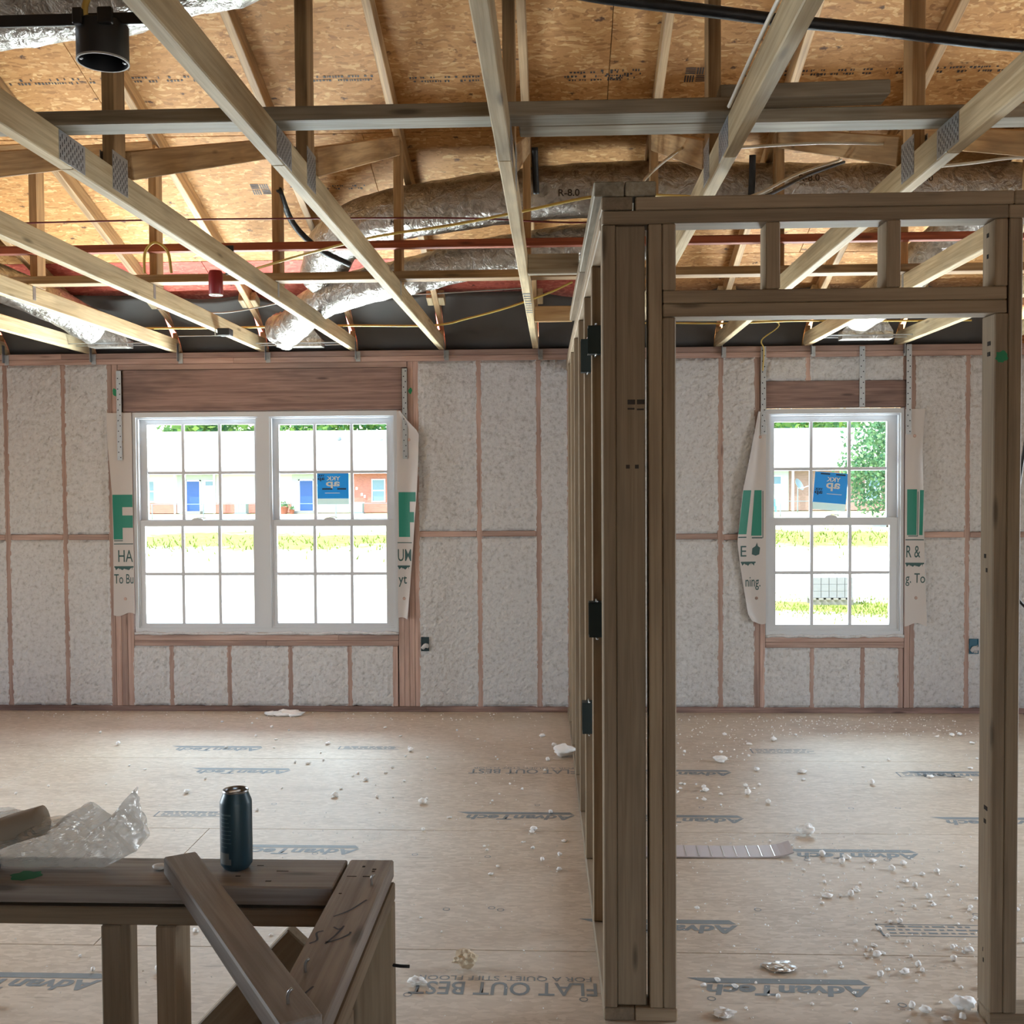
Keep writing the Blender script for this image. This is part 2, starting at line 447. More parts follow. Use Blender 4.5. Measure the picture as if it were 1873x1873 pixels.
def boxes_mesh(name, bl, mat):
    """several axis boxes (x0,x1,y0,y1,z0,z1) as one mesh: only for one single part"""
    v, f = [], []
    for (x0, x1, y0, y1, z0, z1) in bl:
        k = len(v)
        v += [(x0, y0, z0), (x1, y0, z0), (x1, y1, z0), (x0, y1, z0), (x0, y0, z1), (x1, y0, z1), (x1, y1, z1), (x0, y1, z1)]
        f += [(k, k + 3, k + 2, k + 1), (k + 4, k + 5, k + 6, k + 7), (k, k + 1, k + 5, k + 4), (k + 1, k + 2, k + 6, k + 5), (k + 2, k + 3, k + 7, k + 6), (k + 3, k, k + 4, k + 7)]
    return mesh(name, v, f, mat)


def spline(pts, n):
    P = [Vector(p) for p in pts]; P = [P[0] * 2 - P[1]] + P + [P[-1] * 2 - P[-2]]; out = []
    for i in range(1, len(P) - 2):
        for k in range(n):
            t = k / n; a, b, c, d = P[i - 1], P[i], P[i + 1], P[i + 2]
            out.append(0.5 * ((2 * b) + (-a + c) * t + (2 * a - 5 * b + 4 * c - d) * t * t + (-a + 3 * b - 3 * c + d) * t ** 3))
    out.append(P[-2].copy())
    return out


def tube(name, pts, r, mat, n=8, seg=8, wrinkle=0.0, caps=True, radii=None, freq=30.0):
    C = spline(pts, n); v, f = [], []; t_prev = None; side = None
    for i, c in enumerate(C):
        t = (C[min(i + 1, len(C) - 1)] - C[max(i - 1, 0)]).normalized()
        if side is None:
            side = t.cross(Vector((0, 0, 1)))
            if side.length < 1e-3: side = Vector((1, 0, 0))
            side.normalize()
        side = (side - t * side.dot(t)).normalized(); nrm = t.cross(side)
        rr = r if radii is None else radii[0] + (radii[1] - radii[0]) * i / (len(C) - 1)
        for k in range(seg):
            a = 2 * math.pi * k / seg; d = math.cos(a) * side + math.sin(a) * nrm
            q = rr
            if wrinkle:
                q = rr * (1 + wrinkle * (noise.noise((c + d * rr) * freq * 0.3) + 0.7 * noise.noise((c + d * rr) * freq)))
            v.append(c + d * q)
    for i in range(len(C) - 1):
        for k in range(seg):
            f.append((i * seg + k, i * seg + (k + 1) % seg, (i + 1) * seg + (k + 1) % seg, (i + 1) * seg + k))
    if caps:
        f.append(tuple(range(seg))[::-1]); f.append(tuple(range((len(C) - 1) * seg, len(C) * seg)))
    return mesh(name, v, f, mat, True)


def lathe(name, prof, mat, seg=32, caps=True, closed=False):
    v, f = [], []
    for (r, z) in prof:
        for k in range(seg):
            a = 2 * math.pi * k / seg; v.append((r * math.cos(a), r * math.sin(a), z))
    for i in range(len(prof) - 1):
        for k in range(seg):
            f.append((i * seg + k, i * seg + (k + 1) % seg, (i + 1) * seg + (k + 1) % seg, (i + 1) * seg + k))
    if closed:
        m = (len(prof) - 1) * seg
        for k in range(seg): f.append((m + k, m + (k + 1) % seg, (k + 1) % seg, k))
    elif caps:
        f.append(tuple(range(seg))[::-1]); f.append(tuple(range((len(prof) - 1) * seg, len(prof) * seg)))
    me = mesh(name, v, f, mat, True)
    bm = bmesh.new(); bm.from_mesh(me); bmesh.ops.remove_doubles(bm, verts=bm.verts, dist=1e-6); bmesh.ops.recalc_face_normals(bm, faces=bm.faces); bm.to_mesh(me); bm.free()
    for p in me.polygons: p.use_smooth = True
    try: me.set_sharp_from_angle(angle=math.radians(38))
    except Exception: pass
    return me


def copy_tree(o, parent=None):
    c = o.copy(); col.objects.link(c); inv = o.matrix_parent_inverse.copy(); c.parent = parent
    if parent is not None: c.matrix_parent_inverse = inv
    for ch in o.children:
        copy_tree(ch, c)
    return c


def text_mesh(s, size, mat, shear=0.0, bold=0.0, ext=0.0, squash=1.0, align='LEFT'):
    cu = bpy.data.curves.new('lettering', 'FONT'); cu.body = s; cu.size = size; cu.shear = shear; cu.offset = bold; cu.extrude = ext
    cu.resolution_u = 3; cu.align_x = align
    ob = bpy.data.objects.new('lettering_source', cu); col.objects.link(ob)
    dg = bpy.context.evaluated_depsgraph_get(); dg.update()
    me = bpy.data.meshes.new_from_object(ob.evaluated_get(dg))
    bpy.data.objects.remove(ob); bpy.data.curves.remove(cu)
    me.materials.clear(); me.materials.append(MT[mat])
    if squash != 1.0:
        for v in me.vertices: v.co.x *= squash
    return me


def fit_text(s, width, height, mat, **kw):
    me = text_mesh(s, 1.0, mat, **kw)
    xs = [v.co.x for v in me.vertices]; ys = [v.co.y for v in me.vertices]
    x0, x1, y0, y1 = min(xs), max(xs), min(ys), max(ys)
    for v in me.vertices:
        v.co.x = (v.co.x - x0) / (x1 - x0) * width; v.co.y = (v.co.y - y0) / (y1 - y0) * height
    return me


def RZ(a): return Matrix.Rotation(a, 4, 'Z')
def RX(a): return Matrix.Rotation(a, 4, 'X')
def RY(a): return Matrix.Rotation(a, 4, 'Y')
def T(*v): return Matrix.Translation(v)
#SECTION_STRUCTURE
# ================================================================== FLOOR
XL, XR, YR = -6.2, 5.2, -10.0
floor = put('floor', boxes_mesh('floor', [(XL, XR, YR, 0.10, -0.25, -0.022)], 'crack'), kind='structure')
rows = [0.10, -0.0095] + [-0.0095 - 1.2065 * k for k in range(1, 9)]
# end joints: the row between Y -2.42 and -3.63 has one at X = -1.594
joints = {0: [-3.9, -1.2, 3.6], 1: [-3.9, 3.3], 2: [-2.9, 3.0], 3: [-4.03, -1.594, 3.4], 4: [-3.2, 2.6], 5: [-1.6, 1.0], 6: [-.374, 2.06], 7: [-1.6, 1.0], 8: [-.374]}
for i in range(len(rows) - 1):
    y1, y0 = rows[i], max(rows[i + 1], YR)
    if y1 - y0 < 0.02: continue
    xj = [XL] + joints.get(i, []) + [XR]
    for a, b in zip(xj, xj[1:]):
        board('floor_panel', (a + 0.001, (y0 + y1) / 2, -0.010), (b - 0.001, (y0 + y1) / 2, -0.010), y1 - y0 - 0.0028, 0.020, 'floor', floor, bev=0.0012)

# flat print on the floor panels (upside down towards the room's window wall)
def floor_print(s, xr, yb, width, height, mat='ink', **kw):
    me = fit_text(s, width, height, mat, **kw)
    put('printed_lettering', me, T(xr, yb, 0.0006) @ RZ(math.pi), floor)


def logo(xr, ytop, width=0.57, tail=True):
    """word with a slanted bar below it (seen rotated by half a turn); xr/ytop: right end, far edge of the bar"""
    h = 0.070
    floor_print('AdvanTech', xr - 0.005, ytop - 0.042 , width * 0.90, h, shear=0.2, bold=0.034)
    floor_bar(xr, ytop, width)


def floor_bar(xr, ytop, width):
    v = [(xr - 0.03, ytop, .0006), (xr - width, ytop, .0006), (xr - width + 0.06, ytop - 0.034, .0006), (xr - 0.01, ytop - 0.034, .0006)]
    put('printed_bar', mesh('printed_bar', v, [(0, 1, 2, 3)], 'ink'), None, floor)


for (xr, yt) in [(0.975, -3.805), (0.085, -2.155), (0.64, -3.365), (0.94, -1.405), (0.87, -2.180), (1.52, -2.625), (-0.85, -2.63), (-1.746, -0.945), (-1.457, -1.420), (-1.445, -3.835), (2.43, -1.405), (2.30, -2.18)]:
    logo(xr, yt)
for (xr, yt) in [(0.117, -3.853), (0.099, -1.412)]:
    floor_print('FLAT OUT BEST', xr, yt, 0.585, 0.085, bold=0.012)
    floor_print('FOR A QUIET, STIFF FLOOR', xr - 0.015, yt + 0.045, 0.55, 0.036, bold=0.004)
# framed stamps: outline parallelograms with unreadable rows
def stamp_frame(xc, yc, w, h):
    v, f = [], []
    def q(x0, x1, y0, y1):
        k = len(v); v.extend([(x0, y0, .0006), (x1, y0, .0006), (x1, y1, .0006), (x0, y1, .0006)]); f.append((k, k + 1, k + 2, k + 3))
    q(xc - w / 2, xc + w / 2, yc - h / 2, yc - h / 2 + .006); q(xc - w / 2, xc + w / 2, yc + h / 2 - .006, yc + h / 2)
    q(xc - w / 2, xc - w / 2 + .008, yc - h / 2, yc + h / 2)
    for rr_ in range(3):
        x = xc - w / 2 + .03
        while x < xc + w / 2 - .03:
            l = rnd.uniform(.012, .05); q(x, x + l, yc - h * .3 + rr_ * h * .27, yc - h * .3 + rr_ * h * .27 + .012); x += l + .01
    put('printed_stamp', mesh('printed_stamp', v, f, 'ink'), None, floor)
for a in [(1.30, -3.43, .36, .10), (1.30, -1.0, .36, .10), (-1.12, -.97, .36, .07), (-1.76, -2.22, .32, .08), (1.98, -1.47, .34, .09)]:
    stamp_frame(*a)
# tongue line of dot marks between rows
v, f = [], []
for k in range(26):
    x = rnd.uniform(-1.6, 2.2); y = rnd.choice([-3.95, -3.28, -2.75, -2.05]) + rnd.uniform(-.02, .02); m = len(v)
    for j in range(10):
        for r_ in (.010, .014):
            v.append((x + r_ * math.cos(j * .6283), y + r_ * math.sin(j * .6283), .0006))
    for j in range(10):
        a = m + 2 * j; b = m + 2 * ((j + 1) % 10); f.append((a, a + 1, b + 1, b))
put('printed_nail_guide', mesh('printed_nail_guide', v, f, 'ink'), None, floor)

# ================================================================== BACK WALL
ZT = 2.467
W1 = (-2.92, -1.083, 0.538, 2.066); W2 = (1.398, 2.318, 0.520, 2.055)
xs = [XL, W1[0], W1[1], W2[0], W2[1], XR]
bl = [(XL, W1[0], .092, .104, -.25, 2.56), (W1[1], W2[0], .092, .104, -.25, 2.56), (W2[1], XR, .092, .104, -.25, 2.56)]
for w in (W1, W2):
    bl += [(w[0], w[1], .092, .104, -.25, w[2]), (w[0], w[1], .092, .104, w[3], 2.56)]
wall = put('wall_back', boxes_mesh('wall_back', bl, 'osbext'), kind='structure')


def wstud(x0, x1, z0=0.038, z1=2.391, mat='wallw', name='stud', y0=0.0):
    return abox(name, x0, x1, y0, 0.089, z0, z1, mat, wall)


def wplate(name, x0, x1, z0, z1, mat='wallw'):
    return abox(name, x0, x1, 0.0, 0.089, z0, z1, mat, wall)


for a, b in ((XL, -2.2), (-2.2, 2.0), (2.0, XR)):
    wplate('top_plate', a, b, 2.391, 2.4285)
for a, b in ((XL, -3.4), (-3.4, .2), (.2, XR)):
    wplate('top_plate', a, b, 2.4295, ZT)
for a, b in ((XL, -.9), (-.9, XR)):
    wplate('bottom_plate', a, b, 0.0, 0.038, 'header')
full = [(-4.63, -4.59), (-4.226, -4.186), (-3.819, -3.776), (-3.412, -3.372), (-3.088, -3.050), (-3.049, -3.011), (-1.009, -.972), (-.971, -.933),
        (-.546, -.505), (-.143, -.100), (.066, .104), (.66, .70), (1.077, 1.120), (1.318, 1.360), (2.356, 2.390), (2.708, 2.748), (3.11, 3.15), (3.52, 3.56)]
for a, b in full: wstud(a, b)
for a, b in ((-3.010, -2.968), (-2.967, -2.922), (-1.083, -1.046), (-1.045, -1.010)):
    wstud(a, b, .038, 2.066 if a in (-3.010, -1.045) else 2.064)
for a, b in ((-2.681, -2.641), (-2.278, -2.238), (-1.853, -1.813), (-1.442, -1.403), (-1.130, -1.092)):
    wstud(a, b, .038, .452, name='cripple_stud')
wplate('sill_plate', -2.920, -2.0, .453, .4905); wplate('sill_plate', -2.0, -1.085, .453, .4905)
wplate('sill_plate', -2.920, -1.5, .4915, .529); wplate('sill_plate', -1.5, -1.085, .4915, .529)
hd = abox('header', -2.972, -1.046, -.004, .085, 2.067, 2.350, 'header', wall, label='dark stained wide header beam over the twin window')
wplate('header_plate', -3.008, -1.012, 2.352, 2.390)
# right window
wstud(1.361, 1.397, .038, 2.054); wstud(2.319, 2.355, .038, 2.054)
for a, b in ((1.690, 1.727), (2.023, 2.063), (2.276, 2.314)): wstud(a, b, .038, .442, name='cripple_stud')
wplate('sill_plate', 1.398, 2.318, .443, .480); wplate('sill_plate', 1.398, 2.318, .481, .518)
abox('header', 1.362, 2.354, -.002, .087, 2.056, 2.232, 'header', wall)
for a, b in ((1.362, 1.400), (1.659, 1.697), (2.014, 2.052), (2.300, 2.338)): wstud(a, b, 2.233, 2.390, name='cripple_stud')
# blocking
for a, b, z in ((-4.186, -3.819, 1.205), (-3.776, -3.412, 1.206), (-3.372, -3.088, 1.205), (-.933, -.546, 1.218), (-.505, -.143, 1.219), (.70, 1.077, 1.195), (1.12, 1.318, 1.19), (2.390, 2.708, 1.201), (2.748, 3.11, 1.20)):
    wplate('blocking', a, b, z - .019, z + .019)


def foam(x0, x1, z0, z1, seed):
    st = 0.017; nx = max(3, int((x1 - x0) / st)); nz = max(3, int((z1 - z0) / st)); v, f = [], []
    for j in range(nz + 1):
        for i in range(nx + 1):
            u, w = i / nx, j / nz; x = x0 + u * (x1 - x0); z = z0 + w * (z1 - z0)
            p = Vector((x * 6, seed * 3.1, z * 6)); e = min(u * (x1 - x0), (1 - u) * (x1 - x0), w * (z1 - z0), (1 - w) * (z1 - z0))
            q = Vector((x * 34, seed, z * 34))
            h = 0.012 * noise.noise(p) + 0.006 * noise.noise(q) + 0.004 * noise.noise(q * 2.3)
            y = 0.004 - 0.006 + h + 0.016 * max(0, 1 - e / 0.022)
            if i in (0, nx): x += 0.007 * noise.noise(q * 0.9) + (-.006 if i == 0 else .006); y = min(y, -0.0005 + 0.003 * noise.noise(q))
            if j in (0, nz): z += 0.008 * noise.noise(q * 0.9)
            v.append((x, y, z))
    for j in range(nz):
        for i in range(nx):
            a = j * (nx + 1) + i; f.append((a, a + 1, a + nx + 2, a + nx + 1))
    # closed body behind the front skin
    k = len(v); v += [(x0, .088, z0), (x1, .088, z0), (x1, .088, z1), (x0, .088, z1)]
    f.append((k, k + 3, k + 2, k + 1))
    c = [0, nx, (nz + 1) * (nx + 1) - 1, nz * (nx + 1)]
    f += [tuple([k, k + 1] + [i for i in range(nx, -1, -1)])]
    f += [tuple([k + 2, k + 3] + [nz * (nx + 1) + i for i in range(nx + 1)])]
    f += [tuple([k + 3, k] + [j * (nx + 1) for j in range(nz + 1)])]
    f += [tuple([k + 1, k + 2] + [j * (nx + 1) + nx for j in range(nz, -1, -1)])]
    put('foam_panel', mesh('foam_panel', v, f, 'foam'), None, wall)


sd = 0
def bays(x0, x1, zsplit, z0=.038, z1=2.391):
    global sd
    zs = [z0] + ([zsplit - .019, zsplit + .019] if zsplit else []) + [z1]
    for k in range(0, len(zs), 2):
        sd += 1; foam(x0, x1, zs[k], zs[k + 1], sd)
bays(-4.186, -3.819, 1.205); bays(-3.776, -3.412, 1.206); bays(-3.372, -3.088, 1.205)
bays(-4.59, -4.226, None)
bays(-.933, -.546, 1.218); bays(-.505, -.143, 1.219); bays(-.100, .066, None); bays(.104, .66, None)
bays(.70, 1.077, 1.195); bays(1.12, 1.318, 1.19); bays(2.390, 2.708, 1.201); bays(2.748, 3.11, 1.20); bays(3.15, 3.52, None)
for a, b in ((-2.922, -2.681), (-2.641, -2.278), (-2.238, -1.853), (-1.813, -1.442), (-1.403, -1.130)): bays(a, b, None, .038, .453)
for a, b in ((1.397, 1.690), (1.727, 2.023), (2.063, 2.276)): bays(a, b, None, .038, .443)
for a, b in ((1.400, 1.659), (1.697, 2.014), (2.052, 2.300)): bays(a, b, None, 2.233, 2.391)

# metal straps on the wall: perforated
def strap(x0, x1, z0, z1, y=-.0045):
    v, f = [], []
    o = abox('metal_strap', x0, x1, y - .0018, y, z0, z1, 'plate', wall, bev=.0004, label='perforated grey steel strap nailed beside the window')
    n = int((z1 - z0) / .036)
    for k in range(n):
        z = z0 + .018 + k * .036; x = x0 + (x1 - x0) * (.3 if k % 2 else .7); m = len(v)
        for j in range(8): v.append((x + .0042 * math.cos(j * .785), y - .0022, z + .0042 * math.sin(j * .785)))
        f.append(tuple(range(m, m + 8)))
    put('punched_hole', mesh('punched_hole', v, f, 'crack'), None, o)
strap(-3.010, -2.976, 1.735, 2.345, -.017); strap(-1.043, -1.010, 1.73, 2.342, -.017)
strap(1.363, 1.397, 1.878, 2.463, -.017); strap(2.015, 2.052, 2.056, 2.458); strap(2.319, 2.353, 1.871, 2.467, -.017)

# ================================================================== WINDOWS
def ring(x0, x1, z0, z1, t, y0, y1, tb=None, tt=None):
    tb = tb or t; tt = tt or t
    return [(x0, x0 + t, y0, y1, z0, z1), (x1 - t, x1, y0, y1, z0, z1), (x0 + t, x1 - t, y0, y1, z0, z0 + tb), (x0 + t, x1 - t, y0, y1, z1 - tt, z1)]


def sash(win, x0, x1, z0, z1, gx0, gx1, gz0, gz1, y0, y1, mx, mz, lock=False):
    bl = [(x0, gx0, y0, y1, z0, z1), (gx1, x1, y0, y1, z0, z1), (gx0, gx1, y0, y1, z0, gz0), (gx0, gx1, y0, y1, gz1, z1)]
    s = put('sash', boxes_mesh('sash', bl, 'vinyl'), None, win)
    ym = (y0 + y1) / 2
    cx = [gx0] + mx + [gx1]; cz = [gz0] + mz + [gz1]
    for i in range(len(cx) - 1):
        for j in range(len(cz) - 1):
            put('pane', boxes_mesh('pane', [(cx[i], cx[i + 1], ym - .002, ym + .002, cz[j], cz[j + 1])], 'glass'), None, s)
    for x in mx: abox('muntin', x - .011, x + .011, ym - .006, ym + .006, gz0, gz1, 'vinyl', s, bev=.002)
    for z in mz: abox('muntin', gx0, gx1, ym - .0055, ym + .0055, z - .011, z + .011, 'vinyl', s, bev=.002)
    if lock:
        xc = (gx0 + gx1) / 2 - .01; v, f = [], []
        prof = [(-.040, 0), (-.036, .008), (-.022, .015), (0, .018), (.022, .015), (.036, .008), (.040, 0)]
        for yy in (y0 - .002, y0 + .02):
            for (px, pz) in prof: v.append((xc + px, yy, z1 + pz))
        n = len(prof); f = [tuple(range(n))[::-1], tuple(range(n, 2 * n))] + [(i, i + 1, n + i + 1, n + i) for i in range(n - 1)]
        k = put('sash_lock', mesh('sash_lock', v, f, 'vinyl'), None, s)
        board('lock_lever', (xc + .0, y0 + .01, z1 + .022), (xc + .055, y0 + .006, z1 + .016), .008, .005, 'vinyl', s, bev=.001)
    return s


def unit(win, x0, x1, z0, z1, glassU, glassL, mx):
    """x0..x1,z0..z1: opening inside the frame"""
    (ux0, ux1, uz0, uz1), (lx0, lx1, lz0, lz1) = glassU, glassL
    sash(win, x0, x1, 1.278, z1, ux0, ux1, uz0, uz1, .052, .076, mx, [1.645])
    return sash(win, x0, x1, z0, 1.318, lx0, lx1, lz0, lz1, .024, .048, mx, [.946], lock=True)


win1 = empty('window_1', (-2.0, .05, .54), kind='structure')
fr = put('window_frame', boxes_mesh('window_frame', ring(-2.912, -1.085, .546, 2.060, .022, .006, .100, .03, .034) + [(-2.048, -1.963, .010, .100, .576, 2.026)], 'vinyl'), None, win1)
put('window_stop', boxes_mesh('window_stop', ring(-2.890, -2.048, .576, 2.026, .012, .018, .1) + ring(-1.963, -1.107, .576, 2.026, .012, .018, .1), 'vinyl'), None, fr)
s1 = unit(win1, -2.878, -2.060, .588, 2.014, (-2.829, -2.080, 1.322, 1.978), (-2.842, -2.086, .605, 1.277), [-2.581, -2.324])
s2 = unit(win1, -1.951, -1.119, .588, 2.014, (-1.909, -1.164, 1.322, 1.972), (-1.922, -1.168, .607, 1.275), [-1.662, -1.407])
win2 = empty('window_2', (1.857, .05, .52), kind='structure')
fr2 = put('window_frame', boxes_mesh('window_frame', ring(1.401, 2.314, .526, 2.048, .022, .006, .100, .03, .034), 'vinyl'), None, win2)
put('window_stop', boxes_mesh('window_stop', ring(1.423, 2.292, .556, 2.014, .012, .018, .1), 'vinyl'), None, fr2)
s3 = unit(win2, 1.435, 2.280, .568, 2.002, (1.465, 2.214, 1.312, 1.962), (1.470, 2.226, .595, 1.266), [1.713, 1.967])
# foam squeezed out under the windows
for (x0, x1, z) in ((-2.915, -1.083, .540), (1.40, 2.316, .521)):
    pts = [(x0 + (x1 - x0) * k / 24, -.004 + rnd.uniform(-.004, .004), z + rnd.uniform(-.004, .005)) for k in range(25)]
    put('foam_bead', tube('foam_bead', pts, .010, 'foam', 3, 7, .5), None, wall)

# window labels: film stuck on the upper panes, printed to be read from outdoors (so mirrored from indoors)
def window_label(name, x0, x1, z0, z1, tilt, label, variant):
    w, h = x1 - x0, z1 - z0
    root = empty(name, ((x0 + x1) / 2, .0590, (z0 + z1) / 2), label=label, cat='window label')
    # local frame: x to the viewer's right seen from outdoors, y up, facing +Y(out)
    B = T((x0 + x1) / 2, .0592, (z0 + z1) / 2) @ RY(tilt) @ RZ(math.pi) @ RX(math.pi / 2)
    def rect(nm, a, b, c, d, mat, dz=0.0): put(nm, boxes_mesh(nm, [(a * w, b * w, c * h, d * h, dz, dz + .0004)], mat), B, root)
    rect('blue_field', -.5, .5, -.31, .5, 'labelfilm'); rect('pale_strip', -.5, .5, -.5, -.31, 'labelclear')
    def txt(s, cx, cy_, ww, hh, mat):
        put('printed_lettering', fit_text(s, ww * w, hh * h, mat, bold=.025), B @ T((cx - ww / 2) * w, (cy_ - hh / 2) * h, -.0012), root)
        put('printed_lettering', fit_text(s, ww * w, hh * h, mat, bold=.025), B @ T((cx - ww / 2) * w, (cy_ - hh / 2) * h, .0012), root)
    if variant == 0:
        txt('YKK', .02 - .04, .33, .44, .13, 'labelwhite'); txt('ap', 0.0, .12, .44, .22, 'labelwhite')
        txt('YKK', .37, .42, .22, .065, 'labeldark'); txt('ap', .37, .30, .22, .12, 'labeldark')
        for a, b in ((-.42, -.14), (.02, .34)): rect('dark_bar', a, b, -.03, .02, 'labeldark', -.0014)
        rect('fine_print', -.22, .25, -.145, -.128, 'labelwhite', -.0014)
    else:
        txt('YKK', -.07, .32, .42, .12, 'labelwhite'); txt('ap', -.07, .12, .42, .22, 'labelwhite')
        txt('YKK', .35, .04, .24, .06, 'labeldark'); txt('ap', .35, -.06, .24, .11, 'labeldark')
        for a, b in ((-.42, -.13), (.05, .33)): rect('dark_bar', a, b, .435, .475, 'labeldark', -.0014)
        rect('fine_print', -.35, .1, -.075, -.06, 'labelwhite', -.0014)
window_label('window_label', -1.648, -1.430, 1.422, 1.638, 0.0, 'square blue manufacturer label on the twin window pane', 0)
window_label('window_label', 1.731, 1.952, 1.366, 1.620, 0.085, 'tilted blue manufacturer label on the single window pane', 1)

# ================================================================== HOUSE WRAP FLAPS
def flap(label, left, right, zt, zb, curl_side, curl, prints):
    """left/right: lists of (z, x); a thin sheet standing a little off the studs"""
    def ip(tab, z):
        for (za, xa), (zb_, xb) in zip(tab, tab[1:]):
            if za >= z >= zb_: return xa + (xb - xa) * (za - z) / max(1e-6, za - zb_)
        return tab[-1][1] if z < tab[-1][0] else tab[0][1]
    def surf_y(x, z):
        l, r = ip(left, z), ip(right, z); u = (x - l) / max(1e-4, r - l)
        c = (1 - u) if curl_side < 0 else u
        return -.010 - curl * max(0, c - .35) ** 2 * (1 + .5 * math.sin(z * 5)) - .003 * noise.noise(Vector((x * 9, 0, z * 4)))
    nz, nx = 44, 8; v, f = [], []
    for s_ in (0, 1):
        for j in range(nz + 1):
            z = zt + (zb - zt) * j / nz; l, r = ip(left, z), ip(right, z)
            for i in range(nx + 1):
                x = l + (r - l) * i / nx; zz = z
                if j == nz: zz += .012 * math.sin(x * 40)
                v.append((x, surf_y(x, z) + s_ * .0006, zz))
    N = (nz + 1) * (nx + 1)
    for j in range(nz):
        for i in range(nx):
            a = j * (nx + 1) + i; f.append((a, a + nx + 1, a + nx + 2, a + 1)); f.append((N + a, N + a + 1, N + a + nx + 2, N + a + nx + 1))
    xm = sum(p[1] for p in left) / len(left)
    caps_ = [(ip(left, z_) * .45 + ip(right, z_) * .55, z_) for z_ in (1.86, .78)]
    root = empty('house_wrap_flap', (xm, -.01, zb), label=label, cat='house wrap')
    put('sheet', mesh('sheet', v, f, 'wrap', True), None, root)
    for (cx_, cz_) in caps_:
        put('cap_nail', lathe('cap_nail', [(.0, .003), (.009, .003), (.011, 0)], 'wallw', 14), T(cx_, surf_y(cx_, cz_) - .0005, cz_) @ RX(math.pi / 2), root)
    for pr in prints:
        if pr[0] == 'poly':
            nm, mat, poly = 'printed_block', pr[1], pr[2]
            bm = bmesh.new(); vs = [bm.verts.new((x, 0, z)) for x, z in poly]; fc = bm.faces.new(vs)
            bmesh.ops.triangulate(bm, faces=[fc]); bmesh.ops.subdivide_edges(bm, edges=bm.edges[:], cuts=4, use_grid_fill=True)
            for q in bm.verts: q.co.y = surf_y(q.co.x, q.co.z) - .0010
            me = bpy.data.meshes.new(nm); bm.to_mesh(me); bm.free(); me.materials.append(MT[mat]); put(nm, me, None, root)
        else:
            _, s, x, z, wd, ht = pr
            me = fit_text(s, wd, ht, 'inktext', bold=.004)
            for q in me.vertices:
                X, Z = x + q.co.x, z + q.co.y; q.co = (X, surf_y(X, Z) - .0012, Z)
            put('printed_lettering', me, None, root)
R_ = lambda x0, x1, z0, z1: [(x0, z0), (x1, z0), (x1, z1), (x0, z1)]
def teeth(x0, x1, z):
    p = [(x0, z + .006), (x0, z - .004)]; n = max(2, int((x1 - x0) / .02)); s = (x1 - x0) / n
    for k in range(n): p += [(x0 + k * s + s * .35, z - .004), (x0 + k * s + s * .5, z - .022), (x0 + k * s + s * .65, z - .004)]
    return p + [(x1, z - .004), (x1, z + .006)]
flap('white house wrap flap with a green letter F left of the twin window', [(2.06, -3.082), (1.85, -3.075), (1.5, -3.047), (.66, -3.055)], [(2.06, -2.912), (.66, -2.912)], 2.058, .672, -1, .03,
     [('poly', 'inkgreen', R_(-3.045, -2.985, 1.19, 1.498)), ('poly', 'inkgreen', R_(-2.985, -2.914, 1.27, 1.355)), ('poly', 'inkgreen', R_(-2.985, -2.914, 1.412, 1.498)),
      ('poly', 'inktext', R_(-3.043, -2.985, 1.178, 1.184)), ('poly', 'inktext', R_(-3.045, -2.914, 1.156, 1.162)),
      ('txt', 'HA', -3.018, 1.035, .10, .082), ('poly', 'inktext', teeth(-3.045, -2.914, 1.0)), ('txt', 'To Bu', -3.048, .885, .132, .066)])
flap('white house wrap flap with curled edge right of the twin window', [(2.06, -1.083), (.63, -1.086)], [(2.06, -1.062), (1.98, -1.0), (1.909, -.930), (1.7, -.936), (1.5, -.946), (1.33, -.962), (1.148, -.976), (.65, -1.018), (.63, -1.02)], 2.055, .640, 1, .05,
     [('poly', 'inkgreen', R_(-1.075, -.998, 1.20, 1.505)), ('poly', 'inkgreen', R_(-.998, -.968, 1.30, 1.37)), ('poly', 'inkgreen', R_(-.998, -.955, 1.44, 1.505)),
      ('poly', 'inktext', R_(-1.085, -.985, 1.158, 1.164)), ('txt', 'UM', -1.083, 1.035, .092, .082), ('poly', 'inktext', teeth(-1.085, -1.0, 1.0)), ('txt', 'yt', -1.08, .86, .058, .075)])
flap('loose wrap flap with green letters and hammer left of the single window', [(2.03, 1.345), (1.75, 1.29), (1.5, 1.238), (1.157, 1.205), (1.0, 1.225), (.673, 1.277), (.61, 1.31)], [(2.03, 1.399), (.6, 1.399)], 2.03, .615, -1, .06,
     [('poly', 'inkgreen', [(1.212, 1.21), (1.268, 1.21), (1.300, 1.505), (1.243, 1.505)]), ('poly', 'inkgreen', [(1.300, 1.20), (1.37, 1.20), (1.37, 1.505), (1.322, 1.505)]),
      ('poly', 'inktext', R_(1.212, 1.268, 1.186, 1.194)), ('poly', 'inktext', R_(1.305, 1.375, 1.182, 1.190)), ('poly', 'inktext', R_(1.376, 1.381, 1.185, 1.50)),
      ('txt', 'E', 1.228, 1.06, .04, .072), ('poly', 'inktext', [(1.305, 1.075), (1.33, 1.065), (1.355, 1.075), (1.36, 1.12), (1.345, 1.13), (1.34, 1.155), (1.33, 1.13), (1.308, 1.115)]), ('poly', 'inktext', teeth(1.23, 1.33, 1.02)), ('txt', 'ning.', 1.262, .835, .10, .088)])
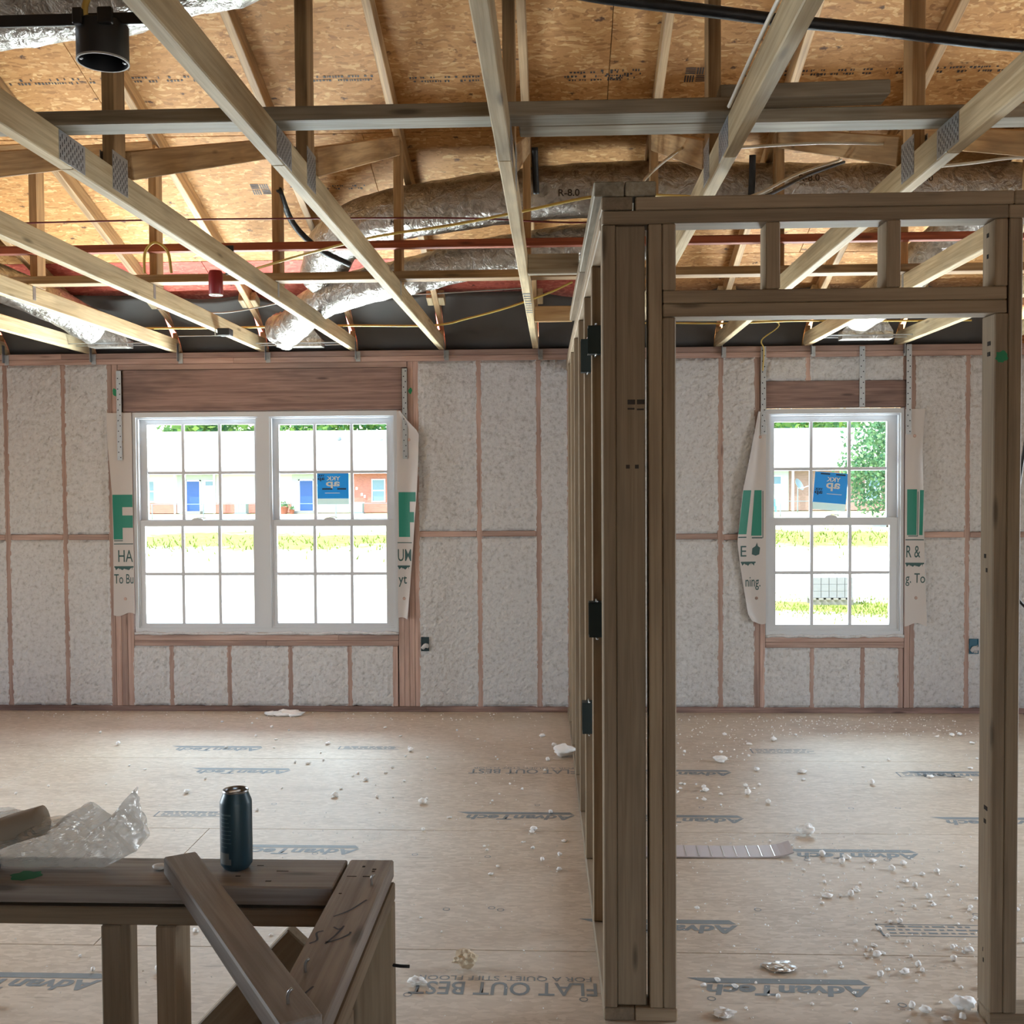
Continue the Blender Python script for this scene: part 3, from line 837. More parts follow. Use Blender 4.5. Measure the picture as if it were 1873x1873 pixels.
flap('wide house wrap flap with rolled edge right of the single window', [(2.04, 2.316), (.58, 2.318)], [(2.04, 2.440), (1.75, 2.419), (1.5, 2.425), (1.228, 2.437), (.63, 2.458), (.58, 2.455)], 2.038, .600, 1, .05,
     [('poly', 'inkgreen', R_(2.330, 2.392, 1.20, 1.505)), ('poly', 'inktext', R_(2.338, 2.398, 1.190, 1.196)), ('poly', 'inktext', R_(2.396, 2.400, 1.19, 1.49)), ('poly', 'inkgreen', R_(2.408, 2.428, 1.20, 1.50)), ('poly', 'inktext', R_(2.32, 2.436, 1.165, 1.172)),
      ('txt', 'R &', 2.326, 1.05, .09, .08), ('poly', 'inktext', teeth(2.32, 2.44, 1.01)), ('txt', 'g. To', 2.322, .86, .125, .085)])
# ================================================================== ROOF DECK (ceiling) AND SHELL
SL = 1.0 / 3.0; Z0R = 2.724                       # underside of the sheathing: z = Z0R - Y/3 down to the ridge at Y = -5
zr = lambda y: Z0R - SL * y
RIDGE = -5.0; EAVE = 0.45
def deck(yA, yB, th0, th1, x0=XL - .3, x1=XR + .3):
    v = []
    zz = (lambda y: zr(y)) if yA > RIDGE - .001 and yB >= RIDGE - .001 else (lambda y: zr(2 * RIDGE - y))
    for y in (yA, yB):
        for t in (th0, th1):
            for x in (x0, x1): v.append((x, y, zz(y) + t))
    return v, [(0, 1, 3, 2), (4, 6, 7, 5), (0, 4, 5, 1), (2, 3, 7, 6), (0, 2, 6, 4), (1, 5, 7, 3)]
v1, f1 = deck(EAVE, RIDGE, .014, .06); v2, f2 = deck(RIDGE, 2 * RIDGE - EAVE, .0, .06)
ceiling = put('ceiling', mesh('ceiling', v1 + v2, f1 + [tuple(i + 8 for i in q) for q in f2], 'osbext'), kind='structure')
nrm = Vector((0, SL, 1)).normalized()
rb = [EAVE, -.660, -1.815, -2.970, -4.125, RIDGE]
xo = [.25, -.97, .25, -.97, .25]
for i in range(5):
    ya, yb = rb[i], rb[i + 1]; yc = (ya + yb) / 2; Lw = (ya - yb) * math.sqrt(1 + SL * SL)
    x = xo[i] - 2.44 * 4
    while x < XR + .3:
        a, b = max(x, XL - .3), min(x + 2.44, XR + .3)
        if b - a > .05:
            mt = 'osb'
            if i == 0 and b < .5: mt = 'osbred'
            c = Vector((0, yc, zr(yc))) + nrm * .0062
            board('roof_sheathing_panel', (a + .0015, c.y, c.z), (b - .0015, c.y, c.z), Lw - .004, .0115, mt, ceiling, nrm, bev=.001)
        x += 2.44

def on_deck(x, y, lift=.0012):
    p = Vector((x, y, zr(y))) - nrm * lift; return p
def deck_marks(x0, x1, y, rows_, h=.016, dens=.75, seed=1):
    """unreadable rows of printed characters on the underside of a panel"""
    rr = random.Random(seed); v, f = [], []
    dy = Vector((0, 1, -SL)).normalized()
    for k in range(rows_):
        x = x0 + rr.uniform(0, .05)
        while x < x1:
            w = rr.uniform(.006, .016)
            if rr.random() < dens:
                p = on_deck(x, y) + dy * (k * h * 1.6); m = len(v)
                q = rr.uniform(.6, 1.0) * h
                v += [p, p + Vector((w * .75, 0, 0)), p + Vector((w * .75, 0, 0)) + dy * q, p + dy * q]; f.append((m, m + 1, m + 2, m + 3))
            x += w + (rr.uniform(.02, .05) if rr.random() < .15 else .003)
    put('printed_mark', mesh('printed_mark', v, f, 'inkdark'), None, ceiling)
def deck_logo(xc, yc, s=.10):
    v, f = [], []; dy = Vector((0, 1, -SL)).normalized()
    for bx in range(2):
        for by in range(2):
            for k in range(4):
                m = len(v); o = on_deck(xc, yc) + Vector((bx * s * .52, 0, 0)) + dy * (by * s * .52)
                if (bx + by) % 2:
                    a = o + Vector((k * s * .12, 0, 0)); v += [a, a + Vector((s * .07, 0, 0)), a + Vector((s * .07, 0, 0)) + dy * s * .46, a + dy * s * .46]
                else:
                    a = o + dy * (k * s * .12); v += [a, a + Vector((s * .46, 0, 0)), a + Vector((s * .46, 0, 0)) + dy * s * .07, a + dy * s * .07]
                f.append((m, m + 1, m + 2, m + 3))
    put('printed_mark', mesh('printed_mark', v, f, 'inkdark'), None, ceiling)
deck_logo(.60, -2.22); deck_logo(-1.66, -1.42); deck_logo(2.35, -2.25)
for k, (a, b, y, n) in enumerate([(-1.25, -.85, -2.22, 2), (-.70, -.20, -2.20, 2), (.02, .34, -2.21, 3), (.86, 1.45, -2.19, 2), (1.5, 2.1, -2.19, 2), (-2.6, -1.6, -2.24, 2), (-1.55, -1.0, -1.40, 2), (-.8, -.45, -1.38, 1), (.2, .4, -2.22, 3)]):
    deck_marks(a, b, y, n, seed=k)

# shell out of view: gabled side walls and rear wall, openings added for fill lamps
def gable(name, x0, x1, mat, oy0=-3.95, oy1=-1.6, oz0=.5, oz1=2.0):
    """side wall up to the roof with an opening added for its lamp, as quads round the hole"""
    ys = [.10, oy1, oy0, RIDGE, 2 * RIDGE - .1]; v, f = [], []
    ztop = lambda y: (zr(y) if y >= RIDGE else zr(2 * RIDGE - y)) + .01
    def slab(ya, yb, za0, za1, zb0, zb1):
        k = len(v); v.extend([(x0, ya, za0), (x0, yb, zb0), (x0, yb, zb1), (x0, ya, za1), (x1, ya, za0), (x1, yb, zb0), (x1, yb, zb1), (x1, ya, za1)])
        f.extend([(k, k + 1, k + 2, k + 3), (k + 4, k + 7, k + 6, k + 5), (k, k + 4, k + 5, k + 1), (k + 3, k + 2, k + 6, k + 7), (k, k + 3, k + 7, k + 4), (k + 1, k + 5, k + 6, k + 2)])
    slab(ys[0], ys[1], -.25, ztop(ys[0]), -.25, ztop(ys[1])); slab(ys[1], ys[2], -.25, oz0, -.25, oz0); slab(ys[1], ys[2], oz1, ztop(ys[1]), oz1, ztop(ys[2]))
    slab(ys[2], ys[3], -.25, ztop(ys[2]), -.25, ztop(ys[3])); slab(ys[3], ys[4], -.25, ztop(ys[3]), -.25, ztop(ys[4]))
    put(name, mesh(name, v, f, mat), kind='structure')
gable('wall_left', XL - .12, XL, 'osbext'); gable('wall_right', XR, XR + .12, 'osbext')
put('wall_light_block_left', boxes_mesh('wall_light_block_left', [(XL, -2.5, -4.75, -4.64, -.02, 2.465)], 'drywall'), kind='structure')  # unseen wall added to block left fill from the camera's end
put('wall_light_block_right', boxes_mesh('wall_light_block_right', [(2.41, XR, -4.08, -3.99, -.02, 2.465)], 'drywall'), kind='structure')  # unseen wall added to keep right fill off the camera side
put('wall_rear', boxes_mesh('wall_rear', [(XL, .4, -10.1, -10, -.25, 2.75), (2.8, XR, -10.1, -10, -.25, 2.75), (.4, 2.8, -10.1, -10, 2.3, 2.75), (.4, 2.8, -10.1, -10, -.25, 0)], 'osbext'), kind='structure')

# ================================================================== ROOF TRUSSES
def gang_plate(name, root, x, y0, y1, z0, z1):
    o = abox(name, x - .0012, x, y0, y1, z0, z1, 'plate', root, bev=.0003)
    v, f = [], []
    ny = int((y1 - y0) / .0125); nz = int((z1 - z0) / .022)
    for i in range(ny):
        for j in range(nz):
            cy_ = y0 + .006 + i * .0125; cz = z0 + .012 + j * .022 + (.011 if i % 2 else 0)
            if cz > z1 - .008: continue
            m = len(v); xx = x - .0014 if x < root.location.x else x + .0003
            v += [(xx, cy_ - .002, cz - .006), (xx, cy_ + .002, cz - .006), (xx, cy_ + .002, cz + .006), (xx, cy_ - .002, cz + .006)]; f.append((m, m + 1, m + 2, m + 3))
    put('plate_teeth', mesh('plate_teeth', v, f, 'crack'), None, o)
    return o


def truss(X, dy):
    r = empty('roof_truss', (X, 0, ZT), cat='truss', group='roof trusses over the room')
    z0, z1 = ZT + .0005, ZT + .089; T_ = .038
    ys = -4.18 + dy
    board('bottom_chord', (X, .085, (z0 + z1) / 2), (X, ys + .001, (z0 + z1) / 2), T_, z1 - z0, 'truss', r)
    board('bottom_chord', (X, ys - .001, (z0 + z1) / 2), (X, 2 * RIDGE - .08, (z0 + z1) / 2), T_, z1 - z0, 'truss', r)
    # top chords: 2x4 on edge below the sheathing
    dv = Vector((0, -1, SL)).normalized()
    a = Vector((X, EAVE - .02, zr(EAVE - .02))) - nrm * .0455; b = Vector((X, RIDGE + .01, zr(RIDGE + .01))) - nrm * .0455
    board('top_chord', a, b, T_, .089, 'web', r, nrm)
    n2 = Vector((0, -SL, 1)).normalized()
    a2 = Vector((X, 2 * RIDGE - EAVE, zr(EAVE))) - n2 * .0455; b2 = Vector((X, RIDGE - .01, zr(RIDGE))) - n2 * .0455
    board('top_chord', a2, b2, T_, .089, 'web', r, n2)
    zc = lambda y: zr(y) - .094
    abox('web', X - .019, X + .019, -3.90, -3.811, z1 + .001, zc(-3.811), 'web', r)
    abox('web', X - .019, X + .019, -1.95, -1.861, z1 + .001, zc(-1.861), 'web', r)
    board('web', (X, -3.76, z1 + .045), (X, -1.975, zc(-1.975) - .075), T_, .089, 'web', r, (0, -.4, 1))
    # heel over the wall: scab blocks each side of the top chord
    for s_ in (-1, 1):
        o = board('heel_block', (X + s_ * .038, -.36, zc(-.36) + .030), (X + s_ * .038, -.26, zc(-.26) + .030), .037, .06, 'truss', r, nrm)
    abox('heel_post', X - .019, X + .019, .0, .085, z1 + .001, zc(.085), 'web', r)
    for sx in (-1, 1):
        xx = X + sx * .019 + (0.0012 if sx > 0 else 0)
        gang_plate('gang_plate', r, xx, ys - .085, ys + .075, z0 + .004, z1 - .003)
        gang_plate('gang_plate', r, xx, -3.915, -3.80, z0 + .02, z1 + .05)
        abox('gang_plate', xx - .0012, xx, -2.0, -1.97, z0 + .02, z1 + .02, 'plate', r, bev=.0003)
    # hurricane tie on the wall plate
    abox('hurricane_tie', X + .019, X + .022, -.035, .0, ZT - .06, ZT + .06, 'plate', r, bev=.0004)
    abox('hurricane_tie', X + .019, X + .05, -.0045, -.002, ZT - .075, ZT - .005, 'plate', r, bev=.0004)
    return r


TX = [-3.205, -2.600, -1.995, -1.378, -.775, -.140, .480, 1.085, 1.675, 2.285, 2.895, -3.815, -4.425]
DY = [0, 0, 0, 0, 0, 0, .03, .03, .0, 0, 0, 0, 0]
t0 = truss(0.0, 0.0)
tl = {-1.378: 'roof truss with the red hanging box beside its chord', -.775: 'roof truss next to the round black ceiling box', -.140: 'roof truss running straight overhead with dark ink stripes under its chord',
      .480: 'roof truss with a grey cable stapled along its side', 1.085: 'roof truss crossing above the doorway header',
      -1.995: 'roof truss beside the small switch bracket', -2.600: 'roof truss with rough saw marks meeting the wall above the header end', 1.675: 'roof truss seen through the middle gap over the doorway', 2.285: 'roof truss seen through the gap beside the right jamb'}
allt = []
for i, x in enumerate(TX):
    t_ = t0 if i == 0 else copy_tree(t0)
    t_['label'] = tl.get(x, 'pale timber roof truss along the outer end of the row')
    allt.append(t_)
for x, t_ in zip(TX, allt):
    t_.location = (x, 0, ZT)
# dark ink stripes under one chord
tm = allt[TX.index(-.140)]
for k in range(9):
    y = -1.55 - k * .07
    abox('ink_stripe', -.158 + rnd.uniform(0, .006), -.122, y, y + rnd.uniform(.012, .03), ZT - .0012, ZT - .0004, 'ink', tm, bev=.0)

# ------------------------------------------------------------------ lateral braces lying on the chords
ZB = ZT + .0895
abox('lateral_brace', -1.95, .53, -4.285, -4.196, ZB, ZB + .038, 'grey', label='long weathered brace lying across the truss chords', cat='brace')
abox('lateral_brace', -.10, 1.95, -4.192, -4.103, ZB, ZB + .038, 'grey', label='stamped grey brace behind the long weathered brace', cat='brace')
board('lateral_brace', (.44, -4.22, ZB + .0585), (.885, -4.235, ZB + .0585), .089, .038, 'grey', label='short dark offcut lying on top of the braces', cat='brace')
abox('lateral_brace', -4.6, 3.4, -2.045, -1.956, ZB, ZB + .038, 'web', label='long brace on the chords in front of the far truss webs', cat='brace')
abox('lateral_brace', -4.6, 3.4, -2.001, -1.9525, 2.715, 2.752, 'redw', label='long red brown strip across the far truss webs', cat='brace')
# ladder blocks between the truss and the partition
abox('ladder_block', -.12, .10, -2.58, -2.54, ZT + .0, ZT + .085, 'grey', label='dark ladder block between truss and partition near the ducts', cat='block')
abox('ladder_block', -.12, .09, -1.22, -1.18, ZT + .0, ZT + .085, 'web', label='pale ladder block between truss and partition near the window wall', cat='block')

# ================================================================== PARTITION (runs to the window wall, slightly skewed)
PA, PB = Vector((.131, -4.08, 0)), Vector((.066, -.002, 0))
pd = (PB - PA).normalized(); pn = Vector((pd.y, -pd.x, 0))          # pn points to +X
part = empty('wall_partition', (.14, -2.0, 0), kind='structure')
def pp(s, off_, z): return PA + pd * s + pn * off_ + Vector((0, 0, z))
PL = (PB - PA).length
board('bottom_plate', pp(.0, .0445, .019), pp(PL, .0445, .019), .089, .038, 'frame', part)
board('top_plate', pp(.092, .0445, 2.335), pp(PL, .0445, 2.335), .089, .0375, 'frame', part)
board('top_plate', pp(.0, .0445, 2.373), pp(PL, .0445, 2.373), .089, .0375, 'frame', part)
for s_ in (.60, 1.21, 1.82, 2.43, 3.04, 3.64):
    d_ = .038
    board('stud', pp(s_ + d_ / 2, .0445, .039), pp(s_ + d_ / 2, .0445, 2.315), .089, d_, 'frame', part, pd)
# corner: broad face stud seen from the doorway side
board('stud', (.2135, -4.046, .039), (.2135, -4.046, 2.312), .085, .038, 'frame', part, (0, 1, 0))
abox('stud', .132, .170, -4.08, -3.991, .039, 2.312, 'frame', part)
abox('stud', .172, .255, -4.02, -3.985, .039, 2.312, 'frame', part)
# drywall nailers on top
board('nailer', pp(.0, .022, 2.414), pp(1.10, .022, 2.414), .086, .042, 'grey', part)
board('nailer', pp(.0, .112, 2.414), pp(1.45, .112, 2.414), .088, .042, 'grey', part)
board('nailer', pp(1.104, .02, 2.414), pp(2.36, .02, 2.414), .086, .042, 'frame', part)
# outlet and switch boxes nailed to its studs
def outlet_box(name, s_, z0, z1, label, mat='boxblue', dep=.07):
    r = empty(name, pp(s_, 0, z0), label=label, cat='outlet box', group=None)
    wv = .055
    # shell: open towards -X: back, two sides, top, bottom
    M, _ = frame_mat(pp(s_, 0, 0), pp(s_ + .1, 0, 0), (0, 0, 1))
    def bx(a0, a1, o0, o1, zz0, zz1, nm='box_shell'):
        v = [pp(a, o, z) for z in (zz0, zz1) for o in (o0, o1) for a in (a0, a1)]
        return v
    v, f = [], []
    for (a0, a1, o0, o1, q0, q1) in ((s_, s_ + wv, dep - .012, dep - .01, z0, z1), (s_, s_ + .003, -.014, dep - .01, z0, z1), (s_ + wv - .003, s_ + wv, -.014, dep - .01, z0, z1), (s_, s_ + wv, -.014, dep - .01, z0, z0 + .003), (s_, s_ + wv, -.014, dep - .01, z1 - .003, z1)):
        k = len(v); v += bx(a0, a1, o0, o1, q0, q1)
        f += [(k, k + 1, k + 3, k + 2), (k + 4, k + 6, k + 7, k + 5), (k, k + 4, k + 5, k + 1), (k + 2, k + 3, k + 7, k + 6), (k, k + 2, k + 6, k + 4), (k + 1, k + 5, k + 7, k + 3)]
    put('box_shell', mesh('box_shell', v, f, mat), None, r)
    for zz in (z0 - .004, z1 + .004):
        put('nail', tube('nail', [pp(s_ - .012, .012, zz), pp(s_ + .03, .012, zz), pp(s_ + wv + .004, .012, zz)], .003, 'steel', 2, 6), None, r)
outlet_box('outlet_box', .543, 2.010, 2.105, 'dark box high on the partition stud next to the corner post', dep=.075)
outlet_box('outlet_box', 1.153, 2.010, 2.14, 'taller dark box high on the second partition stud', dep=.085)
outlet_box('outlet_box', .543, 1.045, 1.165, 'dark switch box at waist height beside the corner post', dep=.07)
outlet_box('outlet_box', 1.153, .565, .69, 'dark outlet box low on the second partition stud', dep=.08)
# outlet boxes on the window wall
def wall_box(x0, x1, z0, z1, mat, label):
    r = empty('outlet_box', ((x0 + x1) / 2, -.01, z0), label=label, cat='outlet box')
    put('box_shell', boxes_mesh('box_shell', ring(x0, x1, z0, z1, .004, -.012, .03) + [(x0, x1, -.006, -.002, z0, z1)], mat), None, r)
    put('foam_lump', tube('foam_lump', [(x0 + .01, -.01, z0 + .02), ((x0 + x1) / 2, -.02, (z0 + z1) / 2 - .01), (x1 - .008, -.008, z0 + .035)], .016, 'foam', 6, 9, .5), None, r)
wall_box(-.930, -.876, .420, .516, 'boxblue', 'foam filled outlet box right of the twin window')
wall_box(2.745, 2.805, .405, .505, 'teal', 'blue outlet box on the stud near the right jamb')

# ================================================================== DOORWAY WALL
dw = empty('wall_doorway', (.75, -4.04, 0), kind='structure')
YF, YBk = -4.08, -3.991
def dbox(name, x0, x1, z0, z1, mat='frame', y0=YF, y1=YBk, **kw): return abox(name, x0, x1, y0, y1, z0, z1, mat, dw, **kw)
dbox('bottom_plate', .222, .345, .0, .038); dbox('bottom_plate', 1.238, 1.75, .0, .038)
dbox('king_stud', .265, .303, .039, 2.313); dbox('jack_stud', .3045, .3425, .039, 2.046)
dbox('cripple_stud', .3045, .3425, 2.124, 2.313)
dbox('header', .306, 1.272, 2.048, 2.0855); dbox('header', .306, 1.272, 2.0865, 2.123)
dbox('cripple_stud', .598, .638, 2.124, 2.313); dbox('cripple_stud', .936, .976, 2.124, 2.313)
dbox('cripple_stud', 1.238, 1.274, 2.124, 2.313)
dbox('jack_stud', 1.238, 1.276, .039, 2.047); kst = dbox('king_stud', 1.277, 1.315, .039, 2.313)
dbox('top_plate', .133, 1.275, 2.3135, 2.3515); dbox('top_plate', 1.276, 2.4, 2.3135, 2.3515)
dbox('top_plate', .228, 1.29, 2.3525, 2.3905); dbox('top_plate', 1.291, 2.4, 2.3525, 2.3905)
dbox('stud', 1.70, 1.738, .039, 2.313); dbox('stud', 2.10, 2.138, .039, 2.313)
def blotch(x, y, z, r, parent, axis='y', mat='paint', seed=1, sx=1.0):
    rr = random.Random(seed); v, n = [], 18
    for k in range(n):
        a = k * 2 * math.pi / n; q = r * rr.uniform(.75, 1.12)
        v.append((x + q * sx * math.cos(a), y, z + q * math.sin(a)) if axis == 'y' else (x + q * sx * math.cos(a), y + q * math.sin(a), z))
    put('paint_mark', mesh('paint_mark', v, [tuple(range(n))], mat), None, parent)
blotch(1.258, YF - .0008, 1.925, .018, dw, seed=3)
blotch(-3.028, -.0006, 2.20, .03, wall, seed=4, sx=.55); blotch(-.99, -.0006, 2.19, .022, wall, seed=5, sx=.6)
# nail heads in the right jamb's inner face and knots
for z in (1.96, 1.93, 1.35, 1.31, .62, .58, .20, .17, 2.27, 2.21):
    put('nail_head', boxes_mesh('nail_head', [(1.2368, 1.2378, -4.04 + rnd.uniform(-.02, .02), -4.034 + rnd.uniform(-.001, .004), z, z + .012)], 'crack'), None, dw)
# lumber stamps on the broad stud
for (x, z, w, h) in ((.205, 1.80, .022, .014), (.232, 1.80, .022, .014), (.200, 1.615, .011, .011), (.226, 1.615, .011, .011), (.205, 1.785, .02, .005), (.232, 1.783, .02, .005)):
    put('lumber_stamp', boxes_mesh('lumber_stamp', [(x, x + w, -4.0656, -4.0652, z, z + h)], 'inkdark'), None, part)
# blocks on the top plate next to the nailers are the nailer ends; short cables hanging at the right edge
put('electrical_cable', tube('electrical_cable', [(1.42, -3.9, 2.30), (1.405, -3.95, 1.9), (1.36, -3.96, 1.55), (1.335, -3.97, 1.30), (1.36, -3.97, 1.22), (1.45, -3.95, 1.15)], .0045, 'hose', 10, 6), label='black cable looping beside the right king stud', cat='cable')

# ================================================================== KNEE WALL IN FRONT
kw = empty('wall_knee', (-.8, -5.0, 0), kind='structure')
ZK = .772
pk = abox('top_plank', -2.4, -.452, -5.06, -4.905, ZK - .038, ZK, 'rail', kw)
abox('top_plate', -2.4, -.452, -5.055, -4.966, ZK - .084, ZK - .047, 'frame', kw)
for x in (-1.95, -1.45, -.928, -.815): abox('stud', x, x + .040, -5.055, -4.966, .039, ZK - .085, 'frame', kw)
abox('bottom_plate', -2.4, -.452, -5.055, -4.966, .0, .038, 'frame', kw)
rail_b = abox('top_plank', -.447, -.353, -6.3, -4.903, ZK - .038, ZK, 'rail', kw)
abox('top_plate', -.436, -.347, -6.3, -4.925, ZK - .077, ZK - .039, 'frame', kw)
for y in (-4.965, -5.42, -5.83, -6.24): abox('stud', -.436, -.347, y, y + .038, .039, ZK - .078, 'frame', kw)
abox('bottom_plate', -.436, -.347, -6.3, -4.925, .0, .038, 'frame', kw)
board('corner_brace', (-.788, -4.985, ZK + .0195), (-.372, -5.645, ZK + .0195), .066, .037, 'rail', kw)
board('diagonal_brace', (-.989, -4.945, .062), (-.500, -4.945, .578), .037, .19, 'frame', kw, (-.726, 0, .688))
def dent(x, y, w, d, parent=kw, z=ZK): put('gouge', boxes_mesh('gouge', [(x - w / 2, x + w / 2, y - d / 2, y + d / 2, z - .001, z + .0004)], 'crack'), None, parent)
for a in ((-.63, -4.945, .014, .003), (-.575, -4.975, .025, .003), (-.66, -5.005, .010, .004), (-.59, -5.03, .012, .005), (-.41, -4.945, .006, .008), (-.385, -4.960, .008, .006), (-.385, -4.972, .006, .005), (-.395, -5.0, .014, .004), (-.43, -5.09, .006, .004), (-.425, -5.0, .02, .003)): dent(*a)
def stroke(pts, z=ZK + .0006, w=.004, name='marker_stroke', mat='inkblue'):
    v, f = [], []; P = spline([(x, y, z) for x, y in pts], 6)
    for i, p in enumerate(P):
        t = (P[min(i + 1, len(P) - 1)] - P[max(i - 1, 0)]).normalized(); n_ = Vector((-t.y, t.x, 0)) * w / 2; v += [p + n_, p - n_]
    for i in range(len(P) - 1): f.append((2 * i, 2 * i + 1, 2 * i + 3, 2 * i + 2))
    put(name, mesh(name, v, f, mat), None, kw)
stroke([(-.372, -5.12), (-.395, -5.17), (-.42, -5.20)]); stroke([(-.392, -5.24), (-.398, -5.275), (-.41, -5.315)]); stroke([(-.41, -5.245), (-.40, -5.255), (-.392, -5.25)]); stroke([(-.41, -5.31), (-.39, -5.295), (-.376, -5.275), (-.375, -5.265)])
stroke([(-.425, -5.262), (-.435, -5.272), (-.428, -5.30), (-.438, -5.315)]); stroke([(-.395, -5.47), (-.405, -5.50), (-.412, -5.525)])
for (x, y, z) in ((-.376, -5.045, ZK), (-.420, -5.42, ZK), (-.402, -5.60, ZK + .038)):
    put('bent_nail', tube('bent_nail', [(x, y, z - .004), (x, y, z + .014), (x + .006, y + .002, z + .022)], .0026, 'steel', 4, 7), None, kw)
put('bent_nail', tube('bent_nail', [(-.35, -4.96, .57), (-.33, -4.965, .570), (-.312, -4.968, .571)], .0035, 'hose', 3, 6), None, kw)
blotch(-1.10, -5.015, ZK + .0006, .028, kw, 'z', seed=9, sx=1.3)
#SECTION_THINGS
# ================================================================== VENT BAFFLES between the trusses at the eave
TS = sorted(TX)
bl_lab = ['black vent baffle sheet hanging at the eave between two trusses']
for k in range(len(TS) - 1):
    x0, x1 = TS[k] + .022, TS[k + 1] - .022; nx, nz = 14, 10; v, f = [], []
    for s_ in (0, 1):
        for j in range(nz + 1):
            for i in range(nx + 1):
                u, w = i / nx, j / nz; sag = .055 * math.sin(math.pi * u)
                yt, zt_ = -.30 + .02 * math.sin(k * 2.1), 0
                yb, zb_ = .075, 2.475
                y = yb + (yt - yb) * w; ztop = zr(yt) - .02 - sag * (.6 + .5 * math.sin(k * 1.7 + 1))
                z = zb_ + (ztop - zb_) * w ** .8 - .03 * math.sin(math.pi * u) * math.sin(math.pi * w)
                v.append((x0 + (x1 - x0) * u, y + s_ * .004, z + .004 * noise.noise(Vector((u * 4 + k, w * 4, 0)))))
    N = (nx + 1) * (nz + 1)
    for j in range(nz):
        for i in range(nx):
            a = j * (nx + 1) + i; f += [(a, a + 1, a + nx + 2, a + nx + 1), (N + a, N + a + nx + 1, N + a + nx + 2, N + a + 1)]
    edge = [i for i in range(nx)]
    for i in range(nx): f += [(i, N + i, N + i + 1, i + 1), (nz * (nx + 1) + i, nz * (nx + 1) + i + 1, N + nz * (nx + 1) + i + 1, N + nz * (nx + 1) + i)]
    put('vent_baffle', mesh('vent_baffle', v, f, 'baffle', True), label='black vent baffle sheet hanging at the eave between two trusses', cat='baffle', group='vent baffles along the eave')

def lump(seed, r, sx=1, sy_=1, sz=.7, sub=2, amp=.35, freq=1.6, mat='crumb'):
    bm = bmesh.new(); bmesh.ops.create_icosphere(bm, subdivisions=sub, radius=1.0)
    for q in bm.verts:
        d = q.co.normalized(); k = 1 + amp * noise.noise(d * freq + Vector((seed * 7.3, seed, 0))) + amp * .6 * noise.noise(d * freq * 2.7 + Vector((seed, 3, seed)))
        q.co = Vector((d.x * sx, d.y * sy_, d.z * sz)) * r * k
    zmin = min(q.co.z for q in bm.verts)
    for q in bm.verts: q.co.z -= zmin
    me = bpy.data.meshes.new('lump'); bm.to_mesh(me); bm.free(); me.materials.append(MT[mat])
    me.polygons.foreach_set('use_smooth', [True] * len(me.polygons)); return me
# ================================================================== DUCTS
def duct(name, pts, r, label, n=10, seg=28, texts=(), wr=.05, radii=None, bulb=False):
    o = empty(name, pts[0], label=label, cat='duct')
    put('foil_jacket', tube('foil_jacket', pts, r, 'foil', n, seg, wr, radii=radii), None, o)
    if bulb: put('duct_end', lump(77, .112, 1.0, .95, 1.0, 4, .14, 2.6, 'foil'), T(pts[-1][0] - .02, pts[-1][1] + .02, pts[-1][2] - .112), o)
    for (s, p, w, h, az) in texts:
        put('printed_lettering', fit_text(s, w, h, 'inkdark', bold=.01), T(*p) @ RZ(az) @ RX(math.radians(78)), o)
    return o
duct('flexible_duct', [(-1.35, -1.02, 2.78), (-1.22, -1.30, 2.90), (-.95, -1.52, 2.97), (-.5, -1.62, 3.02), (.0, -1.66, 3.06), (.6, -1.68, 3.06), (1.3, -1.68, 3.04), (2.2, -1.66, 3.03), (3.4, -1.62, 3.02)], .135,
     'large foil jacketed duct running under the roof deck behind the far webs', 12, 30,
     [('R-8.0', (.015, -1.828, 2.995), .105, .038, 0), ('R-8.0', (1.20, -1.838, 3.045), .10, .036, 0), ('R-8.0', (1.75, -1.836, 3.035), .10, .036, 0), ('R-8.0', (-.85, -1.688, 2.90), .10, .036, 0)])
duct('flexible_duct', [(.55, -1.52, 2.84), (.1, -1.50, 2.83), (-.35, -1.45, 2.78), (-.85, -1.32, 2.70), (-1.15, -1.15, 2.67), (-1.42, -.92, 2.63), (-1.58, -.74, 2.55), (-1.66, -.66, 2.51)], .10,
     'smaller foil duct drooping from the large duct to a bulging end', 12, 26, wr=.07, bulb=True)
duct('flexible_duct', [(-2.6, -4.30, 2.965), (-1.7, -4.28, 2.97), (-1.30, -4.26, 3.00), (-1.0, -4.25, 3.06), (-.75, -4.24, 3.115), (-.45, -4.22, 3.11), (-.1, -4.2, 3.15), (.15, -4.15, 3.24), (.5, -4.1, 3.36)], .19, 'crinkled foil duct above the round black ceiling box', 12, 30, wr=.06)
duct('flexible_duct', [(2.2, -1.45, 3.02), (2.12, -1.3, 2.88), (2.0, -1.15, 2.76), (1.93, -.9, 2.66), (1.85, -.55, 2.60)], .12, 'foil branch duct behind the doorway cripples', 10, 24, wr=.07)
duct('flexible_duct', [(-4.2, -1.9, 3.0), (-3.55, -1.2, 2.86), (-3.15, -.7, 2.70), (-2.98, -.4, 2.58)], .11, 'foil duct reaching the eave at the far end of the wall', 10, 22, wr=.07)
# black straps on the ducts
def strap_loop(pts, label): put('hanger_strap', tube('hanger_strap', pts, .016, 'hose', 8, 8), label=label, cat='strap')
strap_loop([(-1.36, -1.95, 3.02), (-1.34, -1.75, 2.90), (-1.24, -1.62, 2.80), (-1.10, -1.50, 2.74)], 'black hanger strap around the duct near the far web')
strap_loop([(.955, -1.93, 3.15), (.957, -1.90, 3.02), (.955, -1.86, 2.90)], 'black hanger strap on the duct above the doorway')
strap_loop([(-.10, -1.95, 3.2), (-.098, -1.90, 3.1), (-.095, -1.86, 3.0)], 'black hanger strap on the duct beside the straight truss')

